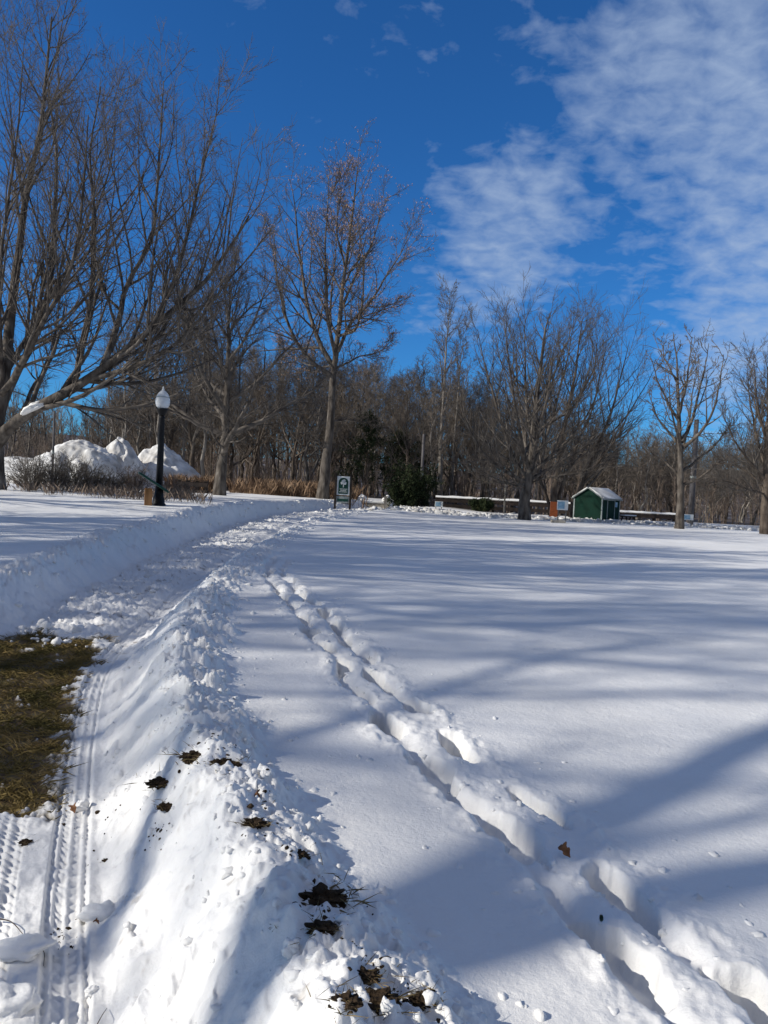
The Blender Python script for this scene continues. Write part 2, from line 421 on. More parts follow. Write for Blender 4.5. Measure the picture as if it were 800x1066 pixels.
def unit(v): return v/(np.linalg.norm(v, axis=-1, keepdims=True)+1e-9)
def spawn(pts, rad, k, rng, t0=.2, t1=1., ang=45, asd=10, lr=.5, lsd=.25, taper=.55, wob=.12, trop=.05, n=6, rr=.6, rmin=.006, lenabs=None, phase=None, tipr=.25, upbias=0.0):
    Nn, m, _ = pts.shape
    L_ = np.linalg.norm(np.diff(pts, axis=1), axis=2).sum(1)
    t = t0+(t1-t0)*((np.arange(k)[None]+rng.uniform(0, 1, (Nn, k)))/k)
    f = t*(m-1); i = np.clip(f.astype(int), 0, m-2); u = (f-i)[..., None]
    ar = np.arange(Nn)[:, None]
    p = pts[ar, i]*(1-u)+pts[ar, i+1]*u
    r = rad[ar, i]*(1-u[..., 0])+rad[ar, i+1]*u[..., 0]
    tg = unit(pts[ar, i+1]-pts[ar, i])
    rv = unit(rng.normal(size=(Nn, k, 3))); perp = unit(np.cross(tg, rv))
    if upbias:
        perp = unit(perp+np.array([0, 0, upbias]))
        perp = unit(perp-tg*np.sum(perp*tg, -1, keepdims=True))
    a = np.radians(ang+asd*rng.normal(size=(Nn, k)))[..., None]
    d = unit(tg*np.cos(a)+perp*np.sin(a))
    tt = (t-t0)/(t1-t0+1e-6)
    Lc = (L_[:, None] if lenabs is None else lenabs)*lr*(1-taper*tt)*np.clip(1+lsd*rng.normal(size=(Nn, k)), .35, 1.8)
    p = p.reshape(-1, 3); d = d.reshape(-1, 3); Lc = Lc.reshape(-1); r = r.reshape(-1)
    out = np.zeros((len(p), n, 3)); out[:, 0] = p
    st = Lc/(n-1)
    for j in range(1, n):
        d = unit(d+wob*rng.normal(size=d.shape)+np.array([0, 0, trop]))
        out[:, j] = out[:, j-1]+d*st[:, None]
    r0_ = np.minimum(r*rr, np.maximum(Lc*.022, rmin))
    r0_ = np.maximum(r0_, rmin)
    rr_ = r0_[:, None]*(1-(1-tipr)*np.linspace(0, 1, n)[None])
    rr_ = np.maximum(rr_, rmin*.6)
    return out, rr_

def trunk_r(n, r, flare=.35, tip=.08, straight=1.0):
    t = np.linspace(0, 1, n)
    return r*((1-t)**straight*(1-tip)+tip)*(1+flare*np.exp(-t*n*.55))

def grow(limbs, levels, rng):
    """limbs: list of (pts, rad) ; levels: list of dict for spawn -> groups"""
    groups = []
    cur = []
    for p, r in limbs: cur.append((p[None], r[None]))
    for li, lv in enumerate(levels):
        nxt = []
        lv = dict(lv); k = lv.pop('k'); sides = lv.pop('sides', 3)
        for p, r in cur:
            q = spawn(p, r, k, rng, **lv); nxt.append(q)
        # merge
        P = np.concatenate([q[0] for q in nxt]); R_ = np.concatenate([q[1] for q in nxt])
        ok = P[:, :, 2].min(1) > .25
        P = P[ok]; R_ = R_[ok]
        groups.append((P, R_, sides)); cur = [(P, R_)]
    return groups

def tree_object(name, base, trunk_groups, crown_groups, bark, twig, label, cat='tree', group=None, rz=0):
    """geometry is local to base"""
    root = empty(name, base, rz, label, cat, group)
    V, Fq = tubes(trunk_groups); link('trunk', mesh_from('trunk', V, Fq, M_[bark]), root)
    V, Fq = tubes(crown_groups); link('crown', mesh_from('crown', V, Fq, M_[twig]), root)
    return root

# a generic free-standing tree
def auto_tree(seed, hgt, r, split=.22, nl=14, lang=(62, 22), llen=.55, ltrop=.09, lv=None, lean=(0, 0), leader=True, lwob=.09, curvy=.02, t0=None):
    rng = np.random.default_rng(seed)
    n = 18
    top = hgt*(1.0 if leader else .55)
    z = np.linspace(-.3, top, n); P = np.zeros((n, 3)); P[:, 2] = z
    w = np.cumsum(rng.normal(size=(n, 2))*curvy*hgt/n*3, 0); P[:, :2] = w-w[0]
    P[:, 0] += lean[0]*z; P[:, 1] += lean[1]*z
    R_ = trunk_r(n, r, .5, .06, 1.0 if leader else .8)
    t0 = split if t0 is None else t0
    ts = np.linspace(t0, .93, nl)+rng.normal(size=nl)*.01
    limbs = []
    az = rng.uniform(0, 2*PI)
    for i, t in enumerate(ts):
        f = t*(n-1); k = min(int(f), n-2); u = f-k; p = P[k]*(1-u)+P[k+1]*u; rr = R_[k]*(1-u)+R_[k+1]*u
        az += 2.4+rng.normal()*.3
        q = (t-t0)/(1-t0)
        a = math.radians(lang[0]*(1-q)+lang[1]*q+rng.normal()*6)
        Ln = llen*hgt*(1-.72*q**1.1)*(1+.15*rng.normal())
        d = np.array([math.sin(a)*math.cos(az), math.sin(a)*math.sin(az), math.cos(a)])
        m = 10; pp = [p]
        for j in range(m-1):
            d = unit(d+lwob*rng.normal(size=3)+np.array([0, 0, ltrop])); pp.append(pp[-1]+d*Ln/(m-1))
        r0_ = min(rr*.72, Ln*.026+.012)
        limbs.append((np.array(pp), r0_*(1-.82*np.linspace(0, 1, m))))
    tg = [(P[None], R_[None], 12)]
    lg = [(np.array([l[0] for l in limbs]), np.array([l[1] for l in limbs]), 7)]
    cg = grow(limbs+[(P[int(n*.55):], R_[int(n*.55):])] if False else limbs, lv, rng)
    top_g = grow([(P[int(n*.6):], R_[int(n*.6):])], lv, rng)
    return tg, lg+cg+top_g, limbs

LV_FINE = [dict(k=13, t0=.12, ang=42, asd=10, lr=.42, taper=.45, wob=.10, trop=.07, n=7, rmin=.010, sides=5),
           dict(k=8, t0=.12, ang=40, asd=12, lr=.45, taper=.4, wob=.10, trop=.06, n=5, rmin=.009, sides=3),
           dict(k=7, t0=.15, ang=38, asd=14, lr=.5, taper=.3, wob=.10, trop=.05, n=4, rmin=.0055, sides=3)]
LV_MED = [dict(k=9, t0=.15, ang=42, asd=10, lr=.42, taper=.45, wob=.12, trop=.07, n=6, rmin=.014, sides=4),
          dict(k=8, t0=.12, ang=40, asd=12, lr=.45, taper=.4, wob=.12, trop=.05, n=4, rmin=.011, sides=3),
          dict(k=6, t0=.15, ang=38, asd=14, lr=.5, taper=.3, wob=.12, trop=.04, n=3, rmin=.008, sides=3)]
LV_WOOD = [dict(k=10, t0=.12, ang=42, asd=12, lr=.42, taper=.4, wob=.14, trop=.06, n=5, rmin=.018, sides=3),
           dict(k=9, t0=.12, ang=42, asd=14, lr=.5, taper=.35, wob=.14, trop=.05, n=4, rmin=.012, sides=3),
           dict(k=3, t0=.2, ang=38, asd=14, lr=.5, taper=.3, wob=.12, trop=.04, n=3, rmin=.010, sides=3)]

# ------------------------------------------------------------------ specific trees
def guided(base_px, depth, paths, lv, seed, name, bark, twig, label, extra_off=None, sides=8, tpow=.85, ysc=1.0, xsc=1.0):
    """paths: list of (list of (px,py,dd), r0, r1). first = trunk"""
    bx = at(base_px[0], base_px[1], depth)
    base = Vector((bx.x, bx.y, h1(bx.x, bx.y)))
    rng = np.random.default_rng(seed)
    T = []; L2 = []
    for i, (pl, a0, a1) in enumerate(paths):
        P = np.array([tuple(at(base_px[0]+(px-base_px[0])*xsc, base_px[1]+(py-base_px[1])*ysc, depth+dd)-base) for px, py, dd in pl])
        if i == 0: P = np.vstack([P[:1]-np.array([0, 0, .5]), P])
        n = 26 if i == 0 else 16
        P = catmull(P, n)
        P[2:] += np.cumsum(rng.normal(size=(n-2, 3))*.02, 0)
        tt = np.linspace(0, 1, n)
        R_ = a0+(a1-a0)*tt**(.85 if i else tpow)
        if i == 0: R_ = R_*(1+.5*np.exp(-tt*12))
        (T if i == 0 else L2).append((P, R_))
    if extra_off:
        for (sx, sy, sz, dx, dy, dz, Ln, rr) in extra_off:
            p = np.array([sx, sy, sz], float); d = unit(np.array([dx, dy, dz], float)); pp = [p]
            for j in range(15):
                d = unit(d+.06*rng.normal(size=3)+np.array([0, 0, .05])); pp.append(pp[-1]+d*Ln/15)
            L2.append((np.array(pp), rr*(1-.85*np.linspace(0, 1, 16))))
    tg = [(T[0][0][None], T[0][1][None], 14)]
    lg = [(np.array([l[0] for l in L2]), np.array([l[1] for l in L2]), sides)]
    tip = (T[0][0][12:], T[0][1][12:])
    cg = grow(L2+[tip], lv, rng)
    root = empty(name, base, 0, label, 'tree')
    V, Fq = tubes(tg); link('trunk', mesh_from('trunk', V, Fq, M_[bark]), root)
    V, Fq = tubes(lg); lo = link('limbs', mesh_from('limbs', V, Fq, M_[bark]), root)
    V, Fq = tubes(cg); link('crown', mesh_from('crown', V, Fq, M_[twig]), root)
    return root, base, cg, L2

LV1 = [dict(k=22, t0=.14, ang=38, asd=12, lr=.36, taper=.45, wob=.09, trop=.10, n=8, rmin=.012, sides=5, upbias=.35),
       dict(k=8, t0=.12, ang=38, asd=12, lr=.45, taper=.4, wob=.10, trop=.07, n=6, rmin=.008, sides=3),
       dict(k=7, t0=.12, ang=38, asd=14, lr=.5, taper=.3, wob=.10, trop=.05, n=4, rmin=.0062, sides=3)]
# T1: big maple at the left edge
t1, b1, _, _ = guided((-6, 517), 27, [
    ([(-6, 517, 0), (-7, 490, 0), (-7, 460, 0), (-4, 435, 0), (2, 400, 0), (8, 350, .3), (14, 290, .5), (24, 210, .6), (38, 140, .8), (52, 15, 1)], .42, .03),
    ([(-7, 468, 0), (8, 446, -.3), (30, 430, -.6), (60, 414, -.9), (92, 396, -1.2), (125, 370, -1.5), (160, 342, -1.8), (195, 312, -2), (230, 275, -2.2), (262, 225, -2.4)], .24, .03),
    ([(0, 430, 0), (14, 395, .6), (34, 360, 1.2), (50, 310, 1.6), (58, 240, 2), (60, 160, 2.2), (50, 70, 2.4)], .16, .02),
    ([(3, 400, 0), (-2, 330, -1), (2, 250, -1.6), (14, 170, -2), (22, 90, -2.4), (24, 55, -2.4)], .10, .012),
    ([(48, 418, -.8), (75, 405, -.7), (88, 350, -.4), (99, 292, 0), (103, 225, .3), (100, 160, .5), (112, 90, .7)], .13, .018),
    ([(105, 386, -1.3), (125, 335, -1), (133, 300, -.6), (160, 250, -.2), (166, 190, 0), (172, 85, 0)], .11, .016),
    ([(150, 350, -1.7), (185, 295, -2.2), (200, 240, -2.6), (213, 175, -2.8), (228, 115, -3)], .09, .015),
    ([(95, 395, -1.2), (150, 378, -2), (190, 352, -2.5), (230, 300, -3), (270, 250, -3.4)], .10, .015),
    ([(-2, 415, 0), (20, 385, -1), (42, 340, -2), (72, 280, -2.8), (85, 200, -3.2), (90, 120, -3.4)], .12, .016),
    ([(4, 380, 0), (-20, 330, .5), (-40, 250, 1), (-50, 150, 1.4)], .15, .02),
    ([(-6, 450, 0), (-50, 420, .2), (-120, 380, .3), (-190, 300, .4), (-240, 200, .4)], .22, .03),
    ([(-6, 440, 0), (-30, 400, 2), (-50, 320, 4), (-60, 230, 5.5), (-60, 140, 6)], .17, .02),
    ([(-4, 430, 0), (5, 390, 2), (40, 330, 4.5), (80, 260, 6), (110, 190, 7), (120, 130, 7.4)], .15, .02),
    ([(20, 436, -.4), (33, 405, .5), (50, 380, 1.5), (60, 345, 2), (66, 290, 2.5)], .08, .012),
    ], LV1, 21, 'maple_tree', 'bark', 'twig', 'large leafless maple at the left edge with a thick low limb reaching right', sides=10, tpow=.45)

# T2 maple behind the lamp
def place_auto(name, px, py, depth, args, bark, twig, label, rz=0, group=None):
    p = at(px, py, depth); base = Vector((p.x, p.y, h1(p.x, p.y)-.05))
    tg, cg, limbs = auto_tree(**args)
    return tree_object(name, base, tg, cg, bark, twig, label, 'tree', group, rz), base, limbs
place_auto('maple_tree', 228, 520, 38, dict(seed=31, hgt=11.0, r=.27, split=.2, nl=20, lang=(72, 26), llen=.58, ltrop=.07, lv=LV_FINE), 'bark', 'twig',
           'spreading leafless maple with a short thick trunk just right of the black lamp post')
# T3 tall tulip tree
LV3 = [dict(k=19, t0=.12, ang=42, asd=12, lr=.28, taper=.35, wob=.12, trop=.11, n=6, rmin=.016, sides=4, upbias=.2),
       dict(k=8, t0=.15, ang=42, asd=14, lr=.45, taper=.35, wob=.13, trop=.05, n=5, rmin=.011, sides=3),
       dict(k=6, t0=.15, ang=40, asd=14, lr=.5, taper=.3, wob=.12, trop=.05, n=3, rmin=.008, sides=3)]
t3, b3, cg3, _ = guided((336, 517), 46, [
    ([(336, 517, 0), (341, 470, 0), (345, 430, 0), (347, 395, 0), (351, 370, 0), (358, 300, 0), (366, 238, 0), (371, 195, 0), (374, 162, 0)], .31, .02),
    ([(348, 384, 0), (331, 352, .5), (319, 310, 1), (311, 255, 1.4), (306, 205, 1.6), (302, 185, 1.6)], .17, .015),
    ([(347, 392, 0), (320, 372, -.8), (298, 335, -1.4), (287, 290, -1.8), (281, 235, -2)], .14, .015),
    ([(352, 366, 0), (366, 335, -.5), (385, 315, -1), (404, 285, -1.5), (420, 260, -1.8), (432, 238, -2)], .12, .012),
    ([(356, 320, 0), (370, 290, .8), (388, 255, 1.2), (400, 215, 1.5), (406, 205, 1.5)], .10, .012),
    ([(350, 374, 0), (340, 320, -1), (338, 260, -1.5), (342, 190, -1.8), (344, 185, -1.8)], .13, .012),
    ([(347, 385, 0), (372, 372, 1), (394, 366, 1.4), (408, 352, 1.4)], .08, .012),
    ([(344, 440, 0), (362, 436, .6), (385, 440, 1), (405, 446, 1.2)], .07, .012),
    ([(350, 380, 0), (330, 382, 1), (306, 372, 2), (292, 358, 2.4)], .07, .012),
    ([(352, 350, 0), (344, 330, 2), (350, 270, 3.4), (352, 210, 4)], .10, .012),
    ([(352, 350, 0), (372, 340, -2.4), (378, 290, -3.4), (372, 225, -4)], .10, .012),
    ([(340, 470, 0), (322, 452, -.6), (308, 448, -1)], .05, .01),
    ([(360, 280, 0), (350, 240, -1), (354, 200, -1.5), (358, 180, -1.6)], .07, .01),
    ([(354, 335, 0), (375, 330, 1.4), (400, 322, 2.2), (418, 318, 2.6)], .07, .01),
    ], LV3, 23, 'tulip_tree', 'bark', 'twig', 'tallest tree, forked trunk, dried seed cones at its tips, left of the park sign')
# seed cones at the twig ends
pts = cg3[1][0][:, -1]; rngp = np.random.default_rng(9)
hi = pts[(pts[:, 2] > 7)]
def blades(P, n_each, rng, hmin, hmax, wid, spread=.5, jit=.0):
    N_ = len(P)*n_each
    B = np.repeat(P, n_each, 0)+np.c_[rng.normal(size=(N_, 2))*jit, np.zeros(N_)]
    h = rng.uniform(hmin, hmax, N_); d = rng.normal(size=(N_, 2))*spread
    tip = B+np.c_[d*h[:, None], h]
    a = rng.uniform(0, PI, N_); w = np.c_[np.cos(a), np.sin(a), np.zeros(N_)]*wid
    V = np.stack([B-w, B+w, (B+tip)/2+w*.7+np.c_[-d*h[:, None]*.12, h*.08], tip], 1).reshape(-1, 3)
    I = np.arange(N_)[:, None]*4
    return V, np.hstack([I, I+1, I+2, I+3])
V, Fq = blades(hi, 5, rngp, .04, .11, .022, .6, .16)
po = link('seed_cones', mesh_from('seed_cones', V, Fq, M_['pod'], False), t3); tag(po, kind='stuff')

# T4 thin pale twin
place_auto('poplar_tree', 458, 522, 66, dict(seed=41, hgt=18.2, r=.2, split=.35, nl=10, lang=(38, 20), llen=.26, ltrop=.12, lv=LV_MED), 'bark_pale', 'twig_grey',
           'tall slender pale tree above the wood between tulip tree and round maple')
place_auto('poplar_tree', 470, 523, 70, dict(seed=42, hgt=16.2, r=.16, split=.35, nl=9, lang=(38, 20), llen=.26, ltrop=.12, lv=LV_MED), 'bark_pale', 'twig_grey',
           'shorter pale slender tree close behind the tallest pale one, left of the round maple')
# T5 big round maple
LV5 = [dict(k=16, t0=.12, ang=36, asd=10, lr=.40, taper=.45, wob=.08, trop=.10, n=7, rmin=.013, sides=4, upbias=.3),
       dict(k=8, t0=.12, ang=36, asd=12, lr=.45, taper=.4, wob=.09, trop=.08, n=5, rmin=.009, sides=3),
       dict(k=5, t0=.15, ang=34, asd=14, lr=.5, taper=.3, wob=.09, trop=.06, n=4, rmin=.007, sides=3)]
t5, b5, _, _ = guided((546, 543), 42, [
    ([(546, 543, 0), (547, 515, 0), (550, 490, 0), (553, 460, 0), (556, 420, 0), (560, 370, 0), (566, 320, 0), (572, 300, 0)], .33, .02),
    ([(550, 492, 0), (535, 470, .3), (525, 435, .6), (515, 390, 1), (506, 350, 1.2), (501, 315, 1.3)], .13, .012),
    ([(549, 498, 0), (530, 485, -.5), (512, 465, -1), (497, 438, -1.4), (488, 405, -1.8), (485, 380, -2)], .12, .012),
    ([(551, 485, 0), (543, 450, -.8), (536, 400, -1.4), (530, 350, -1.8), (526, 302, -2)], .13, .012),
    ([(554, 455, 0), (548, 410, .8), (546, 360, 1.2), (545, 300, 1.4)], .12, .012),
    ([(552, 478, 0), (566, 445, .8), (576, 400, 1.4), (586, 350, 1.8), (592, 305, 2)], .13, .012),
    ([(551, 490, 0), (570, 468, -.8), (590, 445, -1.2), (610, 410, -1.6), (622, 370, -2)], .13, .012),
    ([(551, 495, 0), (572, 478, 1), (596, 460, 1.5), (618, 440, 2), (635, 415, 2)], .11, .012),
    ([(550, 500, 0), (528, 497, .8), (505, 495, 1.2), (492, 480, 1.6)], .07, .01),
    ([(549, 503, 0), (535, 500, -1), (512, 488, -2), (495, 470, -2.6)], .07, .01),
    ([(552, 480, 0), (560, 440, -2), (570, 390, -3), (576, 330, -3.6)], .12, .012),
    ([(552, 480, 0), (545, 440, 2), (540, 390, 3), (538, 330, 3.6)], .12, .012),
    ([(552, 497, 0), (575, 490, -1.2), (596, 486, -2), (612, 478, -2.4)], .06, .01),
    ([(556, 420, 0), (572, 380, 0), (582, 340, -.4), (600, 310, -.5)], .08, .01),
    ([(554, 440, 0), (590, 410, -.4), (606, 370, .4), (612, 330, .8)], .08, .01),
    ], LV5, 25, 'maple_tree', 'bark', 'twig', 'large round leafless maple standing in the snow left of the green shed', ysc=.89, xsc=1.1)
# T6 multi-stem behind
t6, b6, _, _ = guided((576, 540), 50, [
    ([(576, 541, 0), (577, 520, 0), (578, 505, 0), (582, 480, 0), (588, 440, 0), (596, 400, 0), (603, 350, 0), (606, 330, 0)], .24, .02),
    ([(576, 535, 0), (567, 512, .3), (560, 490, .6), (556, 450, 1), (560, 400, 1)], .13, .012),
    ([(577, 530, 0), (590, 495, .5), (602, 460, 1), (618, 420, 1.4), (628, 370, 1.6), (632, 345, 1.8)], .14, .012),
    ([(594, 541, 1), (600, 520, 1), (608, 500, 1), (620, 470, 1), (635, 430, 1), (648, 385, 1), (655, 355, 1)], .20, .012),
    ([(606, 503, 1), (625, 480, 0), (645, 455, -.5), (658, 425, -1), (664, 400, -1)], .10, .012),
    ([(588, 440, 0), (605, 410, -1), (618, 380, -1.5), (622, 345, -1.6)], .09, .012),
    ([(600, 520, 1), (615, 485, 2), (634, 465, 3), (655, 450, 3.6)], .08, .012),
    ], LV5, 26, 'multi_stem_tree', 'bark_dark', 'twig', 'multi-stemmed leafless tree with a stem leaning right, directly behind and left of the green shed')
# T7 knobbly oak
LV7 = [dict(k=9, t0=.18, ang=48, asd=10, lr=.36, taper=.4, wob=.22, trop=.08, n=6, rmin=.022, sides=4, upbias=.3),
       dict(k=6, t0=.15, ang=50, asd=12, lr=.38, taper=.35, wob=.22, trop=.08, n=4, rmin=.017, sides=3),
       dict(k=3, t0=.3, ang=45, asd=12, lr=.4, taper=.3, wob=.2, trop=.05, n=3, rmin=.013, sides=3)]
t7, b7, _, _ = guided((707, 553), 40, [
    ([(707, 553, 0), (709, 530, 0), (711, 505, 0), (711, 480, 0), (710, 455, 0), (708, 425, 0), (706, 390, 0), (702, 345, 0)], .23, .02),
    ([(710, 500, 0), (700, 488, .4), (690, 478, .7), (678, 470, 1), (672, 455, 1.1)], .08, .016),
    ([(710, 468, 0), (697, 450, .4), (684, 432, .8), (676, 410, 1)], .09, .016),
    ([(708, 440, 0), (694, 415, -.5), (684, 390, -.8), (680, 372, -1)], .08, .016),
    ([(710, 460, 0), (720, 440, .4), (728, 410, .7), (734, 380, .9), (738, 358, 1)], .11, .016),
    ([(713, 465, 0), (730, 450, -.5), (744, 425, -.8), (752, 395, -1), (756, 372, -1)], .10, .016),
    ([(710, 505, 0), (724, 500, 0), (738, 490, -.3), (750, 480, -.4), (768, 474, -.4)], .09, .016),
    ([(711, 490, 0), (728, 478, .6), (746, 465, 1), (764, 440, 1.2)], .09, .016),
    ([(708, 430, 0), (716, 400, -.6), (720, 375, -.8), (722, 352, -1)], .08, .016),
    ([(706, 400, 0), (694, 375, .5), (690, 358, .6)], .06, .014),
    ([(710, 470, 0), (704, 450, -1.2), (698, 420, -2), (696, 390, -2.4)], .08, .016),
    ([(710, 470, 0), (716, 445, 1.2), (720, 415, 2), (728, 385, 2.4)], .08, .016),
    ], LV7, 27, 'oak_tree', 'bark', 'twig_grey', 'small knobbly-branched leafless oak right of the green shed with a utility pole behind it')
# T8 right edge
t8, b8, _, _ = guided((798, 558), 38, [
    ([(798, 558, 0), (798, 530, 0), (799, 500, 0), (800, 470, 0), (802, 430, 0), (803, 395, 0), (804, 370, 0)], .28, .02),
    ([(798, 512, 0), (782, 495, .3), (764, 485, .6), (748, 484, .8), (735, 488, .9)], .08, .012),
    ([(798, 500, 0), (780, 478, -.4), (765, 455, -.8), (755, 430, -1)], .09, .012),
    ([(799, 490, 0), (788, 455, .5), (780, 420, 1), (776, 385, 1.2)], .10, .012),
    ([(800, 470, 0), (792, 430, -.6), (788, 395, -1), (786, 370, -1)], .09, .012),
    ([(798, 515, 0), (776, 508, -1), (752, 500, -1.6), (736, 503, -1.8)], .06, .012),
    ([(800, 490, 0), (820, 450, 0), (835, 400, .5)], .12, .012),
    ([(800, 500, 0), (830, 480, 0), (860, 440, .5), (870, 400, .5)], .12, .012),
    ([(799, 480, 0), (806, 440, 2), (800, 400, 3)], .10, .012),
    ], LV5, 28, 'maple_tree', 'bark_dark', 'twig', 'leafless tree cut off by the right edge with arching low branches')
# trees left of the picture, whose shadows lie across the field
def side_tree(x, y, seed, hgt, r, label, **k):
    base = Vector((x, y, h1(x, y)))
    tg, cg, _ = auto_tree(**dict(dict(seed=seed, hgt=hgt, r=r, split=.2, nl=15, lang=(64, 16), llen=.55, ltrop=.11, lv=LV_MED), **k))
    tree_object('maple_tree', base, tg, cg, 'bark', 'twig', label, 'tree', 'maples left of the picture')
OFFL = 'leafless maple out of frame on the left whose shadow crosses the snow field'
side_tree(-15.5, 14, 51, 15, .35, OFFL)
side_tree(-17, 8, 52, 15, .35, OFFL)
def limb_tree(x, y, hgt, r, limbs, seed, label):
    rng = np.random.default_rng(seed); z0 = h1(x, y); o = np.array([x, y, 0.])
    n = 12; P = np.zeros((n, 3)); P[:, 2] = np.linspace(-.3, hgt, n)+z0; P[:, 0] -= .03*np.arange(n)
    R_ = trunk_r(n, r, .5, .3); ls = []
    for pl, a0, a1 in limbs:
        Q = catmull([(q[0]-x, q[1]-.3-y, q[2]) for q in pl], 14); ls.append((Q, np.linspace(a0, a1, 14)))
    g_ = [(q[0]-np.array([0, 0, z0]), q[1]) for q in ls]
    cg = grow(g_, [dict(k=6, t0=.3, ang=40, lr=.3, n=5, rmin=.014, trop=.06), dict(k=5, t0=.2, ang=40, lr=.45, n=3, rmin=.010)], rng)
    P[:, 2] -= z0
    tree_object('maple_tree', Vector((x, y, z0)), [(P[None], R_[None], 12)], [(np.array([l[0] for l in g_]), np.array([l[1] for l in g_]), 8)]+cg, 'bark', 'twig', label, 'tree', 'maples left of the picture')
limb_tree(-14, -4.3, 6.2, .36, [
    ([(-14, -4, 5.2), (-13.8, -3.1, 6.6), (-13.5, -2.1, 7.8), (-13.0, -.8, 8.6), (-12.5, .4, 9.3), (-11.6, 2.2, 10.4)], .24, .05),
    ([(-14, -4, 5.8), (-14.2, -2, 7.4), (-14.3, -.2, 8.5), (-14.4, .2, 8.9), (-14.4, 1.3, 9.5), (-14.1, 2.4, 10.4)], .13, .03),
    ([(-13.3, -1.6, 8.1), (-13.35, -1.3, 9.2), (-13.3, -1.1, 10.4), (-13.2, -.9, 11.8)], .17, .04),
    ([(-14.3, -4, 6), (-15, -4.5, 8.5), (-15.5, -5, 11)], .2, .04)], 53, OFFL)
for x_, y_, sd, h_ in ((-22, 19, 54, 16), (-23, 6.5, 55, 16), (-21, 12, 56, 16), (-25, 9, 58, 17)):
    side_tree(x_, y_, sd, h_, .33, OFFL)

side_tree(-28, -1.0, 71, 21, .36, OFFL, t0=.45, nl=20, llen=.42)
side_tree(-31, 3.5, 73, 21, .36, OFFL, t0=.45, nl=14, llen=.42)
# ------------------------------------------------------------------ woods: individual trees
templates = []
for i, (bark, twig) in enumerate([('bark_dark', 'twig_dark'), ('bark_dark', 'twig_dark'), ('bark', 'twig'), ('bark_pale', 'twig_grey'), ('bark', 'twig_dark'), ('bark_dark', 'twig')]):
    tg, cg, _ = auto_tree(60+i, 14, .17 if i != 3 else .14, split=.2, nl=14 if i != 3 else 11, lang=(58, 18), llen=.46 if i != 3 else .32, ltrop=.10, lv=LV_WOOD, curvy=.06)
    V, Fq = tubes(tg); mt = mesh_from('trunk', V, Fq, M_[bark])
    V, Fq = tubes(cg); mc = mesh_from('crown', V, Fq, M_[twig]); templates.append((mt, mc))
def woods_tree(px, d, toppx, k, rz, label, group):
    p = at(px, 520, d); z = h1(p.x, p.y)-.1
    hgt = (toph(px, toppx, d)-z)
    s = hgt/14
    mt, mc = templates[k]
    o = empty('pale_tree' if k == 3 else 'woodland_tree', (p.x, p.y, z), rz, label, 'tree', group)
    w = s*.5+.5
    o.scale = (w, w, s)
    link('trunk', mt, o); link('crown', mc, o)
def toph(px, py, d):
    return at(px, py, d).z
prof_x = [0, 60, 120, 190, 225, 260, 300, 350, 400, 480, 540, 600, 660, 700, 760, 800]
prof_y = [430, 425, 412, 398, 375, 366, 362, 372, 386, 390, 402, 428, 450, 456, 456, 448]
rw = random.Random(77)
GW = 'leafless trees of the wood behind the park'
LW = 'leafless dark-trunked tree in the wood behind the park'
LP = 'leafless tree with a pale trunk in the wood behind the park'
for i in range(120):
    px = 108+i*5.85+rw.uniform(-4, 4)
    d = rw.uniform(60, 104)
    ty = np.interp(px, prof_x, prof_y)+rw.uniform(-4, 34)
    k = rw.choice([0, 1, 2, 4, 5, 0, 1, 5, 3] if px < 480 else [0, 2, 2, 5, 3, 3, 3])
    woods_tree(px, d, ty, k, rw.uniform(0, 6.28), LP if k == 3 else LW, GW)
for i in range(10):   # tall thin stems in front, left of the lamp
    px = 118+i*10+rw.uniform(-3, 3)
    woods_tree(px, rw.uniform(54, 62), 315+rw.uniform(-10, 55), rw.choice([3, 5, 3]), rw.uniform(0, 6.28), 'tall thin leafless tree behind the snow piles, left of the lamp post top', 'tall thin trees behind the snow piles')

# far wood as one mass
def far_mass(name, seed, n, xr, yr, hr, mat, tpl_polys, thick, label, cat):
    rng = np.random.default_rng(seed)
    base = []
    for q in range(4):
        lim = []
        P = np.zeros((1, 6, 3)); P[0, :, 2] = np.linspace(-.02, 1, 6); P[0, :, :2] = np.cumsum(rng.normal(size=(6, 2))*.02, 0)
        R_ = (thick*2.2*(1-.8*np.linspace(0, 1, 6)))[None]
        a = spawn(P, R_, tpl_polys[0], rng, t0=.18, ang=38, lr=.36, wob=.12, trop=.12, n=4, rmin=thick*.55)
        b_ = spawn(a[0], a[1], tpl_polys[1], rng, t0=.15, ang=38, lr=.5, wob=.14, trop=.08, n=3, rmin=thick*.36)
        base.append(tubes([(P, R_, 3), (a[0], a[1], 3), (b_[0], b_[1], 3)]))
    VV = []; FF = []; off = 0
    for q in range(4):
        V, Fq = base[q]
        m = n//4
        y = rng.uniform(yr[0], yr[1], m); x = rng.uniform(-1, 1, m)*0+rng.uniform(xr[0], xr[1], m)*y
        z = H(x, y, False)-.2
        hh = rng.uniform(hr[0], hr[1], m); a = rng.uniform(0, 6.28, m)
        c_, s_ = np.cos(a), np.sin(a)
        W = hh*.85
        X = (V[None, :, 0]*c_[:, None]-V[None, :, 1]*s_[:, None])*W[:, None]+x[:, None]
        Y = (V[None, :, 0]*s_[:, None]+V[None, :, 1]*c_[:, None])*W[:, None]+y[:, None]
        Z = V[None, :, 2]*hh[:, None]+z[:, None]
        VV.append(np.stack([X, Y, Z], -1).reshape(-1, 3))
        FF.append((Fq[None]+(np.arange(m)*len(V))[:, None, None]).reshape(-1, 4)+off); off += m*len(V)
    o = link(name, mesh_from(name, np.vstack(VV), np.vstack(FF), mat)); tag(o, label, cat, kind='stuff')
